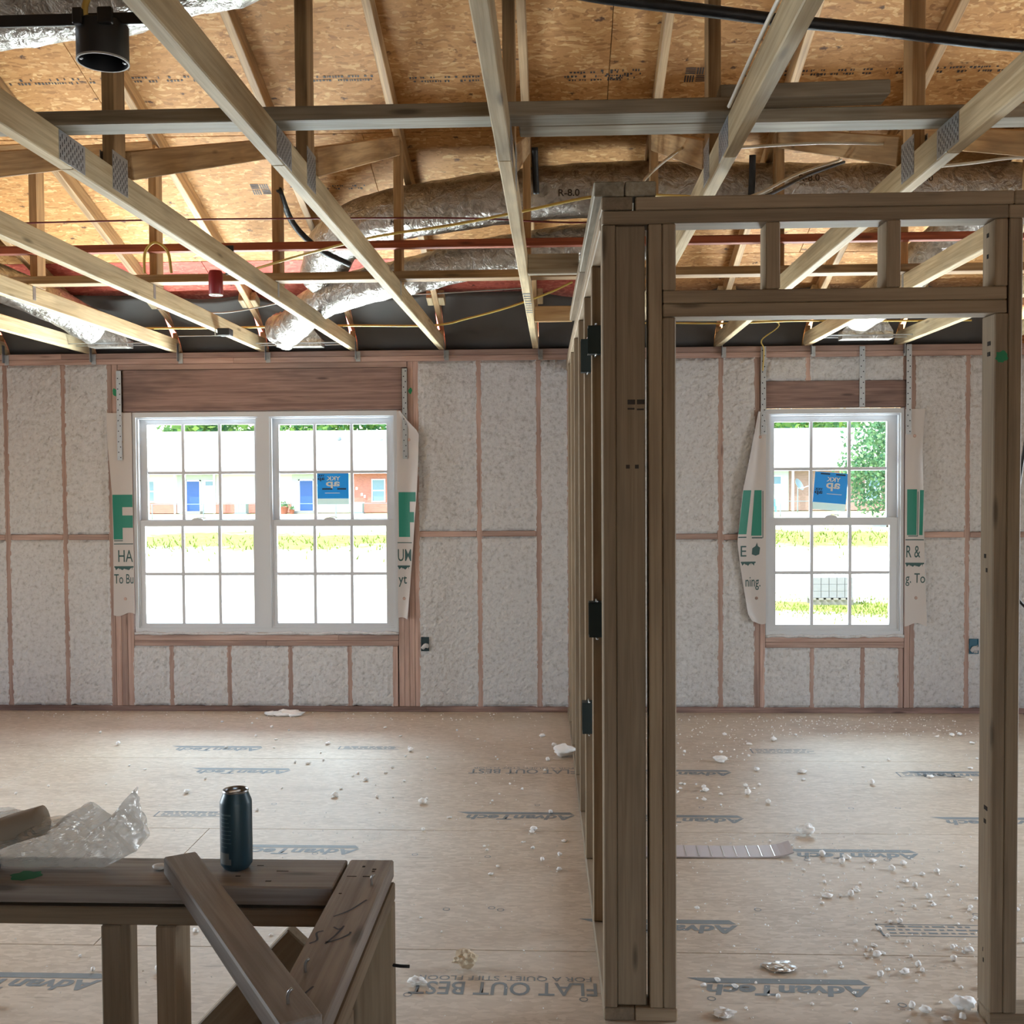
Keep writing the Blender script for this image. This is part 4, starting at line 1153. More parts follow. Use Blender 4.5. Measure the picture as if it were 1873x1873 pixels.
# register boots at the wall, on thin bar hangers
def boot(xc, y, w, label):
    o = empty('register_boot', (xc, y, ZT), label=label, cat='duct boot')
    v, f = [], []
    prof = [(w / 2, .05, ZT + .002), (w / 2, .05, ZT + .05), (w * .30, .09, ZT + .13)]
    for (a, b, z) in prof: v += [(xc - a, y - b, z), (xc + a, y - b, z), (xc + a, y + b, z), (xc - a, y + b, z)]
    for k in range(2):
        for j in range(4): f.append((k * 4 + j, k * 4 + (j + 1) % 4, k * 4 + 4 + (j + 1) % 4, k * 4 + 4 + j))
    f += [(0, 3, 2, 1), (8, 9, 10, 11)]
    put('boot_body', mesh('boot_body', v, f, 'foil'), None, o)
    for yy in (-.056, .056): abox('bar_hanger', xc - .28, xc + .28, y + yy - .004, y + yy + .004, ZT + .02, ZT + .028, 'steel', o, bev=.001)
    return o
boot(-1.69, -.20, .30, 'silver register boot on bar hangers above the twin window')
boot(1.98, -.26, .32, 'silver register boot on bar hangers above the single window')
boot(-2.93, -.28, .26, 'silver register boot at the far end of the wall')

# ================================================================== CABLES AND HOSE
def cable(pts, mat, r, label, n=8): put('electrical_cable', tube('electrical_cable', pts, r, mat, n, 6), label=label, cat='cable')
cable([(-3.6, -1.99, 2.86), (-2.755, -2.0, 2.863), (-1.9, -2.0, 2.868), (-1.0, -2.0, 2.861), (-.4, -2.0, 2.85), (.12, -2.0, 2.822), (.8, -2.0, 2.84), (1.5, -2.0, 2.87), (2.4, -2.0, 2.90)], 'cable_r', .0045, 'thin dark red line stretched across the far webs')
cable([(-1.53, -2.02, 2.60), (-1.2, -2.2, 2.64), (-.80, -2.45, 2.665), (-.45, -2.5, 2.70), (-.15, -2.55, 2.74), (.2, -2.6, 2.79), (.5, -2.5, 2.81), (.9, -2.3, 2.84)], 'cable_y', .0060, 'pale yellow cable rising across the trusses to the nailers')
cable([(-2.75, -.42, 2.575), (-2.2, -.42, 2.57), (-1.65, -.42, 2.575), (-1.3, -.42, 2.575), (-.78, -.45, 2.565), (-.55, -.50, 2.60), (-.3, -.58, 2.65), (-.05, -.66, 2.72), (.1, -.7, 2.78)], 'cable_y', .0070, 'yellow cable strung along the eave over the baffles')
cable([(.35, -.38, 2.575), (.7, -.38, 2.572), (1.09, -.38, 2.565), (1.5, -.38, 2.575), (2.0, -.38, 2.57), (2.6, -.38, 2.565)], 'cable_y', .0060, 'yellow cable along the eave beyond the doorway')
cable([(-2.57, -.40, 2.70), (-2.14, -.40, 2.67), (-1.71, -.40, 2.735), (-1.29, -.40, 2.76), (-.75, -.40, 2.775), (-.16, -.42, 2.80)], 'cable_g', .0045, 'thin grey wire sagging along the eave')
cable([(.462, -5.2, 2.56), (.456, -4.85, 2.562), (.456, -4.5, 2.562), (.456, -4.31, 2.560)], 'cable_w', .0055, 'grey cable stapled along the truss side')
cable([(.50, -3.62, 2.66), (.654, -3.6, 2.674), (.867, -3.6, 2.681), (1.09, -3.62, 2.668)], 'cable_w', .0050, 'white cable curving behind the stacked braces')
cable([(.26, -3.95, 2.440), (.283, -3.75, 2.532), (.374, -3.45, 2.676), (.47, -3.2, 2.80), (.47, -2.9, 2.85)], 'cable_w', .0050, 'white cable rising from the nailer ends')
cable([(.50, -4.00, 2.396), (.635, -3.75, 2.479), (.841, -3.4, 2.639), (1.06, -3.13, 2.765)], 'cable_w', .0050, 'white cable slanting over the doorway plate')
cable([(.53, -4.00, 2.397), (.66, -3.75, 2.472), (.865, -3.4, 2.63), (1.065, -3.15, 2.75)], 'hose', .0060, 'black cable slanting beside the white cable over the doorway plate')
cable([(1.10, -3.7, 2.560), (1.313, -3.7, 2.578), (1.479, -3.7, 2.592), (1.67, -3.7, 2.562)], 'cable_w', .0050, 'white cable lying across the outermost doorway truss')
cable([(.70, -1.0, 2.58), (.72, -.6, 2.56), (1.42, -.2, 2.60), (1.36, -.06, 2.50), (1.38, -.03, 2.44), (1.375, -.02, 2.30)], 'cable_y', .0045, 'cable dangling down to the strap beside the single window')
cable([(-2.0, -2.05, 2.60), (-1.99, -2.06, 2.70), (-1.94, -2.06, 2.745), (-1.88, -2.06, 2.70), (-1.87, -2.04, 2.60)], 'cable_y', .007, 'yellow cable looping over the red brown strip')
put('flexible_hose', tube('flexible_hose', [(-.10, -4.27, 2.928), (.098, -4.2, 2.905), (.424, -4.2, 2.855), (.645, -4.2, 2.822), (.864, -4.2, 2.795), (1.261, -4.2, 2.742), (1.8, -4.2, 2.70)], .0165, 'hose', 8, 12), label='thick black hose slung across the upper webs', cat='hose')

# ================================================================== CEILING BOXES
def round_box():
    o = empty('ceiling_box', (-.945, -4.93, ZT - .004), label='round black ceiling box on a bar between two trusses', cat='ceiling box')
    B = T(-.945, -4.93, ZT - .004)
    put('box_shell', lathe('box_shell', [(.0525, 0), (.0525, .075), (.050, .078), (.0, .0785), (.0, .074), (.047, .073), (.0495, .0)], 'black', 40, closed=True), B, o)
    put('rim', lathe('rim', [(.0495, -.0006), (.0530, -.0006), (.0530, .003), (.0495, .003)], 'cable_g', 40, closed=True), B, o)
    for a in (.4, 3.5):
        put('screw_boss', lathe('screw_boss', [(.005, .004), (.005, .05), (.0, .05)], 'black', 10), B @ T(.043 * math.cos(a), .043 * math.sin(a), 0), o)
        put('screw', lathe('screw', [(.003, .002), (.003, .01), (.0, .01)], 'steel', 8), B @ T(.043 * math.cos(a), .043 * math.sin(a), 0), o)
    for (a, w) in ((-.04, .02), (.012, .03)):
        abox('clamp_ear', -.945 + a, -.945 + a + w, -4.985, -4.972, ZT + .055, ZT + .088, 'black', o, bev=.002)
    abox('bar_hanger', -1.356, -.795, -4.945, -4.921, ZT + .076, ZT + .083, 'steel', o, bev=.001)
    abox('bar_hanger', -1.356, -.795, -4.951, -4.946, ZT + .066, ZT + .090, 'black', o, bev=.001)
    put('cable_tail', tube('cable_tail', [(-.965, -4.965, ZT + .06), (-.962, -4.97, ZT + .10), (-.94, -4.96, ZT + .135), (-.90, -4.93, ZT + .15), (-.80, -4.85, ZT + .17)], .0065, 'cable_y', 8, 8), None, o)
round_box()
o = empty('ceiling_box', (-1.60, -2.2, ZT - .005), label='dark red box hanging under the chord by the far brace', cat='ceiling box')
put('box_shell', lathe('box_shell', [(.031, 0), (.033, .004), (.033, .10), (.028, .112), (.0, .113)], 'redplastic', 24), T(-1.60, -2.2, ZT - .003), o)
put('box_rim', lathe('box_rim', [(.024, -.002), (.032, -.002), (.032, .002), (.024, .002)], 'cable_w', 24, closed=True), T(-1.60, -2.2, ZT - .004), o)
abox('bracket', -1.585, -1.545, -2.10, -2.09, ZT + .11, ZT + .25, 'black', o)
o = empty('switch_bracket', (-1.93, -1.05, ZT), label='small black bracket box under a chord near the wall', cat='bracket')
abox('box_shell', -1.97, -1.90, -1.05, -.97, ZT - .03, ZT + .01, 'black', o); abox('wire_arm', -1.985, -1.981, -1.05, -1.04, ZT - .035, ZT + .01, 'steel', o, bev=.001); abox('wire_arm', -2.2, -1.90, -1.046, -1.042, ZT - .036, ZT - .032, 'steel', o, bev=.001)

# ================================================================== THINGS ON THE KNEE WALL
def can():
    x, y = -.678, -4.955
    o = empty('drink_can', (x, y, ZK), label='tall dark drink can standing opened on the knee wall plank', cat='can')
    B = T(x, y, ZK) @ RX(0.0)
    put('can_body', lathe('can_body', [(.022, .002), (.0245, .0), (.0265, .002), (.0325, .010), (.0332, .016), (.0332, .139), (.0325, .143), (.0265, .158), (.0258, .161)], 'candark', 48, caps=False), B, o)
    put('can_rim', lathe('can_rim', [(.0258, .161), (.0272, .1635), (.0262, .1660), (.0245, .1640), (.0238, .158), (.0, .1575)], 'steel', 48, caps=False), B, o)
    tb = board('pull_tab', (x - .012, y - .004, ZK + .1605), (x + .010, y + .002, ZK + .1625), .014, .0012, 'steel', o, bev=.0003)
    put('mouth', lathe('mouth', [(.0, .1578), (.009, .1579), (.009, .1582), (.0, .1583)], 'crack', 20), B @ T(.010, .006, 0), o)
    # flat print wrapped round the can: pale panel and faint text rows (too small to read)
    def patch(nm, a0, a1, z0, z1, mat, r=.0334, n=8):
        v, f = [], []
        for i in range(n + 1):
            a = a0 + (a1 - a0) * i / n
            v += [(r * math.cos(a), r * math.sin(a), z0), (r * math.cos(a), r * math.sin(a), z1)]
        for i in range(n): f.append((2 * i, 2 * i + 2, 2 * i + 3, 2 * i + 1))
        put(nm, mesh(nm, v, f, mat), B, o)
    # camera looks along +Y, so the visible side is at angle -90 deg
    patch('pale_panel', -2.55, -1.75, .006 + .010, .040, 'canpanel'); patch('pale_panel', -2.55, -1.60, .0155, .028, 'canpanel')
    for k in range(9):
        z = .052 + k * .0085
        patch('faint_print', -2.45 + .1 * rnd.random(), -1.9 + .35 * rnd.random(), z, z + .0016, 'canprint')
    patch('faint_print', -2.3, -1.6, .118, .1215, 'canprint')
MT['candark'] = plain('dark_can_enamel', srgb(44, 72, 86), 0.38, 0.1)
MT['canpanel'] = plain('grey_can_print', srgb(112, 116, 116), 0.45, 0.0)
MT['canprint'] = plain('faint_can_print', srgb(92, 116, 126), 0.45, 0.0)
can()
put('foam_pebble', lump(3, .0135, 1.15, .8, .45, 3, .12), T(-.836, -4.972, ZK), label='smooth pale pebble of foam beside the drink can', cat='foam scrap')

# crumpled clear plastic bag with a paper roll inside
def bag():
    r = empty('plastic_bag', (-1.05, -4.98, ZK), label='crumpled clear plastic bag lying on the knee wall plank', cat='plastic bag')
    # outline of the crumpled film: rows from the plank upward (x, z), given depth by folds
    nu, nv = 90, 44; v, f = [], []
    top = [(-1.36, .86), (-1.25, .885), (-1.165, .885), (-1.09, .885), (-1.03, .875), (-.985, .915), (-.955, .895), (-.935, .885), (-.905, .920), (-.885, .942), (-.878, .915), (-.872, .86), (-.868, .835)]
    def ip(u):
        s = u * (len(top) - 1); i = min(int(s), len(top) - 2); t = s - i
        return top[i][0] + (top[i + 1][0] - top[i][0]) * t, top[i][1] + (top[i + 1][1] - top[i][1]) * t
    for side in (0, 1):
        for j in range(nv + 1):
            w = j / nv
            for i in range(nu + 1):
                u = i / nu; xt, zt_ = ip(u)
                xb = -1.38 + (-.885 + 1.38) * u; zb = ZK + .003 + max(0, (u - .86)) * .25
                x = xb + (xt - xb) * w; z = zb + (zt_ - zb) * w
                bul = math.sin(math.pi * min(1, max(0, w))) ** .7 * (.050 * math.sin(math.pi * min(1, u * .9 + .05)) + .004)
                cr_ = .030 * abs(noise.noise(Vector((x * 14 + z * 9, z * 12, side * 5)))) + .016 * abs(noise.noise(Vector((x * 34 + z * 25, z * 20, side * 3 + 1)))) + .006 * noise.noise(Vector((x * 80, z * 70, side)))
                y = -4.975 + (bul if side else -bul) + cr_ * (.35 + w)
                z += .010 * noise.noise(Vector((x * 22, side * 4 + 2, z * 22))) * w
                v.append((x, max(-5.058, y), max(ZK + .002, z)))
    N = (nu + 1) * (nv + 1)
    for s_ in range(2):
        for j in range(nv):
            for i in range(nu):
                a = s_ * N + j * (nu + 1) + i; f.append((a, a + 1, a + nu + 2, a + nu + 1))
    me = mesh('film', v, f, 'bag', False)
    put('film', me, None, r)
bag()
o = empty('paper_roll', (-1.14, -4.99, ZK), label='tan cardboard roll core wrapped inside the clear bag', cat='cardboard roll')
put('core', tube('core', [(-1.185, -4.975, .842), (-1.14, -4.970, .858), (-1.085, -4.962, .872)], .031, 'cardboard', 4, 20), None, o)
put('bottle_cap', lathe('bottle_cap', [(.032, 0), (.034, .01), (.034, .035), (.028, .045), (.0, .047)], 'boxblue', 24), T(-1.200, -5.0, ZK), label='dark round cap half hidden under the clear bag', cat='cap')

# ================================================================== DEBRIS ON THE FLOOR
crumb_me = [lump(k, 1.0, rnd.uniform(.8, 1.5), rnd.uniform(.7, 1.1), rnd.uniform(.5, .9), 2, .5) for k in range(7)]
spots = []
def ok(x, y):
    if .04 < x < .24 and y > -4.1: return False
    if y < -3.98 and (.2 < x < .36 or x > 1.2): return False
    if -2.4 < x < -.33 and -5.1 < y < -4.85: return False
    if -.46 < x < -.33 and y < -4.9: return False
    if .47 < x < 1.0 and -2.78 < y < -2.62: return False
    return True
def crumb(x, y, s):
    o = put('foam_crumb', crumb_me[rnd.randrange(7)], T(x, y, 0) @ RZ(rnd.uniform(0, 6.28)) @ Matrix.Scale(s * 1.2, 4), label='white spray foam crumb lying on the subfloor', cat='foam crumb', group='foam crumbs on the subfloor')
n_c = 0
def scatter(n, xa, xb, ya, yb, smin, smax):
    global n_c
    for _ in range(n):
        for _t in range(20):
            x, y = rnd.uniform(xa, xb), rnd.uniform(ya, yb)
            if ok(x, y): break
        crumb(x, y, smin + (smax - smin) * rnd.random() ** 3); n_c += 1
scatter(60, 1.0, 1.75, -3.6, -2.7, .005, .013)
scatter(34, .45, 1.2, -3.6, -1.6, .005, .013)
scatter(30, 1.0, 1.4, -4.3, -3.6, .005, .013)
scatter(24, .4, 1.0, -4.3, -3.7, .004, .009)
scatter(36, .5, 2.7, -1.9, -.5, .006, .016)
scatter(36, -1.2, .0, -4.2, -.6, .004, .012)
scatter(40, -3.0, -.6, -2.2, -.3, .006, .016)
scatter(20, -1.9, -.9, -4.1, -3.2, .005, .012)
scatter(10, -.12, .04, -3.6, -.6, .008, .020)
# finer grains: too many and too small to count
v, f = [], []
def grain(x, y, s):
    k = len(v); a = rnd.uniform(0, 6.28); c_, s__ = math.cos(a) * s, math.sin(a) * s
    v.extend([(x + c_, y + s__, 0), (x - s__ * .7, y + c_ * .7, 0), (x - c_, y - s__, 0), (x + s__ * .7, y - c_ * .7, 0), (x + c_ * .3, y, s * .9)])
    f.extend([(k, k + 1, k + 4), (k + 1, k + 2, k + 4), (k + 2, k + 3, k + 4), (k + 3, k, k + 4)])
for (n, xa, xb, ya, yb, s0, s1) in ((420, -3.6, 0, -4.5, -.05, .002, .005), (520, .35, 3.4, -4.5, -.05, .002, .005), (260, 1.2, 2.6, -.65, -.1, .003, .008), (160, .4, 1.2, -1.2, -.1, .003, .008), (120, -3.8, -.1, -.25, -.03, .003, .008), (420, .9, 1.9, -3.8, -2.4, .002, .0065), (200, .38, 1.2, -4.2, -2.4, .002, .006), (160, -1.2, .05, -4.2, -1.0, .002, .005)):
    for _ in range(n):
        x, y = rnd.uniform(xa, xb), rnd.uniform(ya, yb)
        if ok(x, y): grain(x, y, rnd.uniform(s0, s1))
put('foam_grit', mesh('foam_grit', v, f, 'crumb'), label='fine white foam grit sprinkled over the whole subfloor', cat='grit', kind='stuff')
# larger scraps
for k, (x, y, s, lab) in enumerate([(1.10, -2.45, .032, 'large white foam chunk lying beyond the grey strip'), (.905, -1.25, .03, 'white foam chunk in the light under the single window'), (.04, -1.15, .05, 'white foam lump against the foot of the partition'), (-.444, -3.88, .020, 'foam lump beside the flat out best lettering'), (2.02, -3.75, .025, 'foam lump beyond the right jamb foot'), (1.20, -3.98, .028, 'foam lump at the foot of the right jamb')]):
    put('foam_scrap', lump(20 + k, s, 1.2, .8, .6, 3, .55), T(x, y, 0), label=lab, cat='foam scrap')
def crumple(name, x, y, r, mat, label, cat, seed, flat=.6):
    bm = bmesh.new(); bmesh.ops.create_icosphere(bm, subdivisions=3, radius=1.0)
    for q in bm.verts:
        d = q.co.normalized(); k = .85 + .5 * noise.noise(d * 1.3 + Vector((seed, 0, 0))) + .32 * noise.noise(d * 2.9 + Vector((0, seed, 0)))
        q.co = Vector((d.x, d.y * .75, d.z * flat)) * r * k
    zm = min(q.co.z for q in bm.verts)
    for q in bm.verts: q.co.z -= zm
    me = bpy.data.meshes.new(name); bm.to_mesh(me); bm.free(); me.materials.append(MT[mat]); put(name, me, T(x, y, 0), label=label, cat=cat)
crumple('crumpled_paper', -.305, -3.765, .042, 'paper', 'crumpled tan paper ball on the floor seam', 'paper', 4, .7)
crumple('foil_scrap', .71, -3.735, .05, 'foilscrap', 'flattened silver scrap above the nearest floor logo', 'scrap', 8, .18)
crumple('foil_scrap', .487, -4.04, .036, 'crumb', 'twisted pale scrap near the doorway post', 'scrap', 11, .3)
def long_pile(x, y):
    v, f = [], []
    for k in range(9):
        me = lump(40 + k, rnd.uniform(.018, .05), 1.6, .8, .35, 2, .6); m = len(v); ox, oy = x + rnd.uniform(-.11, .11), y + rnd.uniform(-.035, .035)
        for q in me.vertices: v.append((q.co.x + ox, q.co.y + oy, q.co.z))
        for p in me.polygons: f.append(tuple(i + m for i in p.vertices))
        bpy.data.meshes.remove(me)
    put('foam_offcut', mesh('foam_offcut', v, f, 'crumb', True), label='ragged heap of white foam offcuts below the twin window', cat='foam scrap', kind='stuff')
long_pile(-1.86, -.13)
# grey ridged strip lying on the floor
o = empty('plastic_strip', (.73, -2.69, 0), label='flat grey ridged strip lying on the floor past the doorway', cat='strip')
v, f = [], []
n = 26
for i in range(n + 1):
    u = i / n; x = .30 + u * .68; lift = .003 + .018 * max(0, (u - .86) / .14) ** 2 + .002 * math.sin(u * 7)
    y0, y1 = -2.755 + .017 * u, -2.66 + .03 * u
    v += [(x, y0, lift), (x, y1, lift + .012), (x, y0, lift + .005), (x, y1, lift + .017)]
for i in range(n):
    a = 4 * i; f += [(a, a + 1, a + 5, a + 4), (a + 2, a + 6, a + 7, a + 3), (a, a + 4, a + 6, a + 2), (a + 1, a + 3, a + 7, a + 5)]
f += [(0, 2, 3, 1), (4 * n, 4 * n + 1, 4 * n + 3, 4 * n + 2)]
put('strip_body', mesh('strip_body', v, f, 'scrapgrey'), None, o)
for i in range(1, 24, 2):
    u = i / 26; x = .30 + u * .68; lift = .003 + .018 * max(0, (u - .86) / .14) ** 2 + .002 * math.sin(u * 7)
    board('ridge', (x, -2.755 + .017 * u + .004, lift + .0062), (x, -2.66 + .03 * u - .004, lift + .0172), .004, .002, 'foilscrap', o, bev=.0005)

# ================================================================== OUTDOORS
GZ = -.85
put('ground', mesh('ground', [(-160, .104, GZ), (160, .104, GZ), (160, 320, GZ), (-160, 320, GZ)], [(0, 1, 2, 3)], 'ground'), kind='structure')
put('ground', mesh('ground_rear', [(-160, -120, GZ), (160, -120, GZ), (160, -10.1, GZ), (-160, -10.1, GZ)], [(0, 1, 2, 3)], 'ground'), kind='structure')

def gable_house(name, x0, x1, yf, depth, zb, ze, zridge, wallmat, label, over=.7):
    r = empty(name, ((x0 + x1) / 2, yf, zb), label=label, cat='house')
    put('wall', boxes_mesh('wall', [(x0, x1, yf + .02, yf + depth, zb, ze)], wallmat), None, r)
    ym = yf + depth / 2
    v = [(x0 - .5, yf - over, ze - .12), (x1 + .5, yf - over, ze - .12), (x1 + .5, ym, zridge), (x0 - .5, ym, zridge), (x0 - .5, yf + depth + over, ze - .12), (x1 + .5, yf + depth + over, ze - .12)]
    v += [(a, b, c - .15) for a, b, c in v]
    put('roof', mesh('roof', v, [(0, 1, 2, 3), (3, 2, 5, 4), (6, 9, 8, 7), (9, 10, 11, 8), (0, 6, 7, 1), (4, 5, 11, 10), (0, 3, 9, 6), (3, 4, 10, 9), (1, 7, 8, 2), (2, 8, 11, 5)], 'roofw'), None, r)
    put('fascia', boxes_mesh('fascia', [(x0 - .5, x1 + .5, yf - over - .03, yf - over, ze - .32, ze - .10)], 'trimw'), None, r)
    return r
def hwin(r, x0, x1, z0, z1, yf, mid=True):
    w = put('window', boxes_mesh('window', ring(x0 - .08, x1 + .08, z0 - .08, z1 + .08, .08, yf - .06, yf + .03) + ([(x0, x1, yf - .05, yf + .02, (z0 + z1) / 2 - .04, (z0 + z1) / 2 + .04)] if mid else []), 'trimw'), None, r)
    put('pane', boxes_mesh('pane', [(x0, x1, yf - .02, yf + .01, z0, z1)], 'pane_out'), None, w)
YH = 71.0
h1 = gable_house('apartment_house', -46, -12.0, YH, 9, -.80, 2.45, 5.55, 'siding', 'long white sided house with red brick base across the yard')
def hbox(nm, x0, x1, y0, y1, z0, z1, m, r): return put(nm, boxes_mesh(nm, [(x0, x1, y0, y1, z0, z1)], m), None, r)
for a, b in ((-46, -28.6), (-25.6, -19.9), (-15.3, -12.0)):
    hbox('brick_base', a, b, YH - .06, YH + .02, -.80, -.04, 'brick', h1)
hbox('brick_wall', -15.3, -12.0, YH - .05, YH + .02, -.04, 2.40, 'brick', h1)
for (a, b) in ((-28.55, -25.62), (-19.82, -15.5)):
    hbox('porch_wall', a, b, YH - .04, YH - .005, -.80, 2.1, 'sidingp', h1)
    k = 0
    z = -.7
    while z < 2.0:
        hbox('siding_board', a, b, YH - .055, YH - .04, z, z + .13, 'sidingp', h1); z += .16
hbox('porch_post', -28.62, -28.5, YH - .6, YH - .45, -.8, 2.3, 'trimw', h1); hbox('porch_post', -25.62, -25.5, YH - .6, YH - .45, -.8, 2.3, 'trimw', h1)
for (a, b, nm) in ((-27.80, -26.83, 0), (-19.22, -18.24, 1)):
    d = hbox('house_door', a, b, YH - .10, YH - .06, -.62, 1.60, 'bluedoor', h1)
    put('door_casing', boxes_mesh('door_casing', [(a - .1, a, YH - .12, YH - .05, -.62, 1.7), (b, b + .1, YH - .12, YH - .05, -.62, 1.7), (a - .1, b + .1, YH - .12, YH - .05, 1.6, 1.7)], 'trimw'), None, d)
    hbox('step', a - .3, b + .3, YH - .9, YH - .1, -.84, -.64, 'block', h1)
hwin(h1, -26.38, -25.70, 1.28, 1.60, YH - .06, False); hwin(h1, -31.2, -30.32, .12, 1.60, YH - .05); hwin(h1, -13.74, -12.86, .06, 1.62, YH - .06)
for (x, z) in ((-15.0, .9), (-14.62, .45), (-14.4, .3)): hbox('utility_box', x, x + .14, YH - .12, YH - .05, z, z + .2, 'trimw', h1)
for (x, z) in ((-29.6, 4.6), (-13.6, 4.7), (-16.9, 4.9)): put('roof_vent', lathe('roof_vent', [(.16, 0), (.16, .2), (.0, .26)], 'dishm', 10), T(x, YH + 3.2, z - .15), h1)
def condenser(x0, x1, label):
    o = empty('air_conditioner', ((x0 + x1) / 2, YH - 1.2, -.8), label=label, cat='air conditioner')
    put('case', boxes_mesh('case', [(x0, x1, YH - 1.5, YH - .8, -.78, -.05)], 'acgrey'), None, o)
    n = 8
    for k in range(n):
        x = x0 + (x1 - x0) * (k + .5) / n; put('grille_bar', boxes_mesh('grille_bar', [(x - .02, x + .02, YH - 1.53, YH - 1.5, -.72, -.1)], 'trimw'), None, o)
    put('lid', boxes_mesh('lid', [(x0 - .03, x1 + .03, YH - 1.53, YH - .77, -.06, -.02)], 'trimw'), None, o)
    put('pad', boxes_mesh('pad', [(x0 - .1, x1 + .1, YH - 1.6, YH - .7, -.85, -.78)], 'block'), None, o)
condenser(-23.75, -22.9, 'air conditioner against the white sided house wall'); condenser(-14.95, -14.25, 'air conditioner against the brick house wall')
for (x, s, lab) in ((-20.14, .32, 'large potted plant on the house porch'), (-19.55, .2, 'small potted plant beside the porch door')):
    o = empty('potted_plant', (x, YH - 1.2, -.84), label=lab, cat='plant')
    put('pot', lathe('pot', [(s * .7, 0), (s, s * 1.5), (s * 1.05, s * 1.55), (s * .9, s * 1.5), (0, s * 1.45)], 'potclay', 16), T(x, YH - 1.2, -.84), o)
    v, f = [], []
    for k in range(90):
        a, b = rnd.uniform(0, 6.28), rnd.uniform(.2, 1.4); p = Vector((x, YH - 1.2, -.84 + s * 1.5)) + Vector((math.cos(a) * math.cos(b), math.sin(a) * math.cos(b), math.sin(b))) * s * rnd.uniform(.5, 1.5)
        m = len(v); q = Vector((rnd.uniform(-1, 1), rnd.uniform(-1, 1), rnd.uniform(-1, 1))) * s * .3; w = Vector((rnd.uniform(-1, 1), rnd.uniform(-1, 1), rnd.uniform(-1, 1))) * s * .2
        v += [p - q, p + w, p + q, p - w]; f.append((m, m + 1, m + 2, m + 3))
    put('foliage', mesh('foliage', v, f, 'leaf'), None, o)

h2 = gable_house('brick_house', 9.0, 36.0, YH, 9, -.80, 2.60, 5.45, 'brick2', 'low brick house with satellite dish across the yard')
hbox('porch_wall', 12.0, 17.0, YH - .05, YH + .01, -.80, 2.4, 'sidingp', h2); hbox('porch_post', 17.15, 17.30, YH - .5, YH - .35, -.8, 2.5, 'trimw', h2)
hwin(h2, 15.9, 16.42, 1.16, 1.70, YH - .06, False)
hwin(h2, 22.6, 23.6, .0, 1.6, YH - .06)
for k in range(2): hbox('house_door', 19.8 + k * 9, 20.8 + k * 9, YH - .08, YH - .02, -.7, 1.5, 'bluedoor', h2)
o = empty('satellite_dish', (17.0, YH - 3, GZ), label='grey satellite dish on a post before the brick house', cat='satellite dish')
put('mast', tube('mast', [(16.99, YH - 3, GZ), (16.99, YH - 3, -.1), (17.0, YH - 3, .95)], .04, 'dishm', 2, 8), None, o)
put('dish', lathe('dish', [(.0, 0), (.2, .03), (.36, .10), (.46, .19), (.44, .19), (.35, .12), (.2, .05), (0, .02)], 'dishm', 24), T(16.95, YH - 3.1, 1.05) @ RZ(.9) @ RX(math.radians(62)), o)
put('feed_arm', tube('feed_arm', [(17.0, YH - 3.1, .85), (17.3, YH - 3.4, .9), (17.58, YH - 3.6, 1.02)], .03, 'trimw', 3, 6), None, o)
o = empty('garden_chair', (15.4, YH - 2, GZ), label='light blue garden chair on the brick house porch', cat='chair')
MT['chairblue'] = plain('light_blue_plastic', srgb(90, 176, 200), 0.5)
for (a, b, c_, d, e, g) in ((15.2, 15.7, YH - 2.2, YH - 1.75, -.45, -.40), ): hbox('seat', a, b, c_, d, e, g, 'chairblue', o)
hbox('backrest', 15.2, 15.7, YH - 1.79, YH - 1.74, -.4, .1, 'chairblue', o)
for x in (15.2, 15.64):
    for y in (YH - 2.2, YH - 1.80): hbox('leg', x, x + .06, y, y + .06, GZ, -.45, 'chairblue', o)

def tree(name, x, y, zb, h, rx, rz, n, leafs, mat, label, group=None, seed=0, low=.25):
    rr = random.Random(seed); o = empty(name, (x, y, zb), label=label, cat='tree', group=group)
    put('trunk', tube('trunk', [(x, y, zb), (x + .05, y, zb + h * .3), (x, y + .05, zb + h * .6)], .2, 'bark', 4, 10, .2, radii=(h * .035, h * .015)), None, o)
    v, f = [], []; cl = []
    for k in range(n):
        d = Vector((rr.gauss(0, 1), rr.gauss(0, 1), rr.gauss(0, 1))).normalized() * rr.random() ** .4
        cl.append(Vector((x + d.x * rx, y + d.y * rx, zb + h * (1 + low) / 2 + d.z * rz)))
    for c in cl:
        for _ in range(leafs):
            p = c + Vector((rr.gauss(0, 1), rr.gauss(0, 1), rr.gauss(0, 1))) * rx * .13
            a = Vector((rr.gauss(0, 1), rr.gauss(0, 1), rr.gauss(0, 1))).normalized(); b = a.cross(Vector((rr.gauss(0, 1), rr.gauss(0, 1), rr.gauss(0, 1)))).normalized(); s = rx * rr.uniform(.035, .06) * (1.8 if group else 1); m = len(v)
            v += [p - a * s, p + b * s * .6, p + a * s, p - b * s * .6]; f.append((m, m + 1, m + 2, m + 3))
    put('foliage', mesh('foliage', v, f, mat), None, o)
tree('broadleaf_tree', 16.3, 45, GZ, 5.6, 2.5, 2.7, 110, 46, 'leaf', 'leafy green tree shading the brick house', seed=5, low=.10)
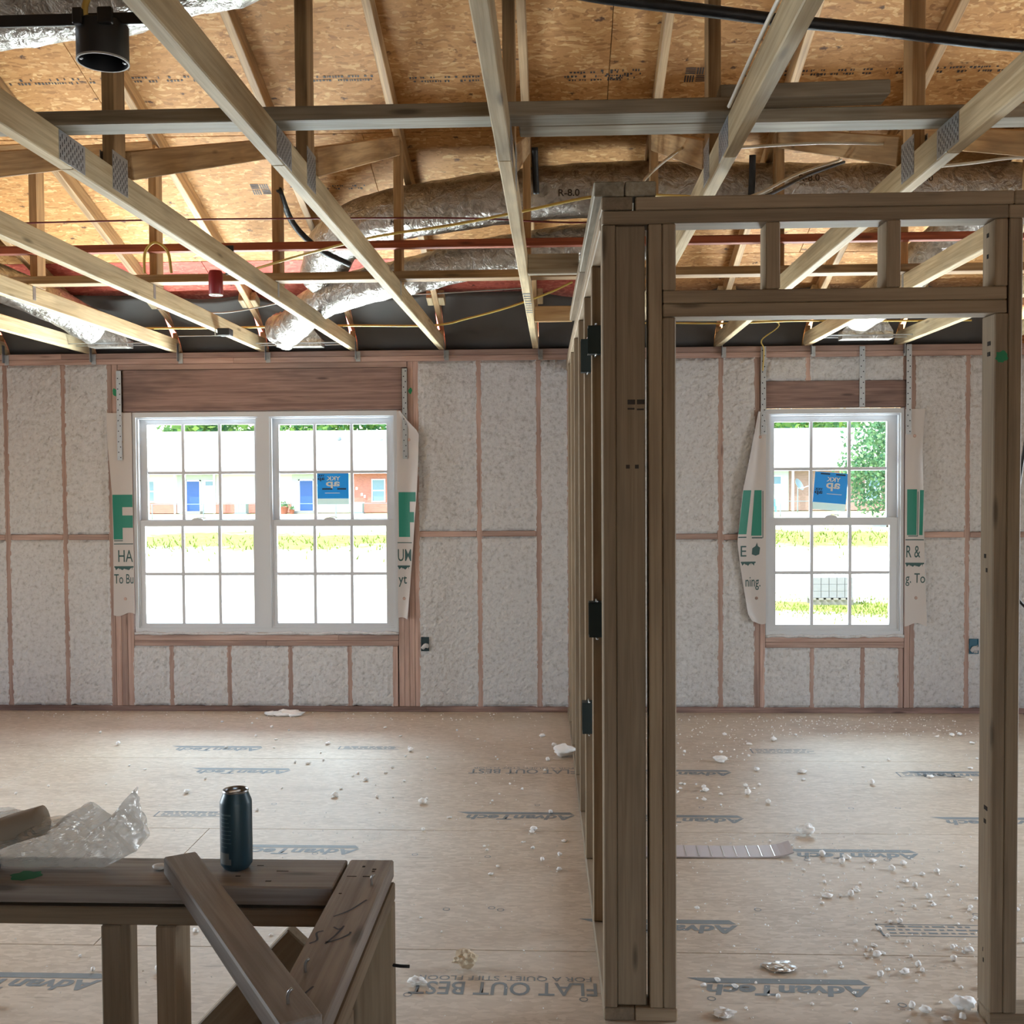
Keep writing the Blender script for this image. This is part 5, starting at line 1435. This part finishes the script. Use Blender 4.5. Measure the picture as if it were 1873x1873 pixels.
for k in range(15):
    x = -58 + k * 7.4
    tree('treeline_tree', x + rnd.uniform(-.4, .4), (100 if k % 2 else 117) + rnd.uniform(-.5, .5), GZ, rnd.uniform(11, 13) + (0 if k % 2 else 2), rnd.uniform(4.4, 4.8), rnd.uniform(4.6, 5.6), 80, 30, 'leaf2', 'green tree in the row behind the house roofs', 'trees behind the houses', seed=30 + k, low=-.1)

# chain link fence line between yards
fz = empty('wire_fence', (-5, 60, GZ), label='thin wire fence with slim posts crossing the yard', cat='fence')
for x in (-30.5, -26.2, -22.85, -18.6, -14.2, -9.5, 10.4, 14.1, 17.7, 21.4):
    put('fence_post', tube('fence_post', [(x, 60, GZ), (x, 60, -.4), (x, 60, .15)], .035, 'dishm', 2, 7), None, fz)
for z in (.12,): put('top_rail', tube('top_rail', [(-34, 60, z), (-5, 60, z), (26, 60, z)], .022, 'dishm', 2, 6), None, fz)
# block pallet on the yard
o = empty('block_pallet', (5.25, 13.6, GZ), label='pallet of pale blocks on the yard outside the single window', cat='pallet')
for j in range(3):
    for i in range(5):
        hbox('block', 4.90 + i * .15, 5.04 + i * .15, 13.2, 13.55, GZ + .14 + j * .13, GZ + .265 + j * .13, 'block', o)
for i in range(6): hbox('slat', 4.86 + i * .14, 4.94 + i * .14, 13.15, 13.6, GZ + .10, GZ + .135, 'palletwood', o)
for i in range(2): hbox('runner', 4.86, 5.66, 13.2 + i * .3, 13.28 + i * .3, GZ, GZ + .10, 'palletwood', o)
# tufts of grass near the house, countless blades
v, f = [], []
for k in range(2600):
    if k < 1300: x, y = rnd.gauss(5.6, 1.1), rnd.gauss(12.8, .9)
    elif k < 1900: x, y = rnd.uniform(-18, -4), rnd.gauss(33, 3)
    else: x, y = rnd.uniform(4, 15), rnd.gauss(36, 4)
    if 4.7 < x < 5.8 and 13.0 < y < 13.75: continue
    far = 1 if k < 1300 else 2.4; h = rnd.uniform(.03, .09) * far; a = rnd.uniform(0, 6.28); w = .012 * far; m = len(v)
    v += [(x - w * math.cos(a), y - w * math.sin(a), GZ), (x + w * math.cos(a), y + w * math.sin(a), GZ), (x + rnd.uniform(-.05, .05) * far, y + rnd.uniform(-.05, .05) * far, GZ + h)]; f.append((m, m + 1, m + 2))
put('grass_tuft', mesh('grass_tuft', v, f, 'grassblade'), label='sparse grass growing in the pale yard', cat='grass', kind='stuff')
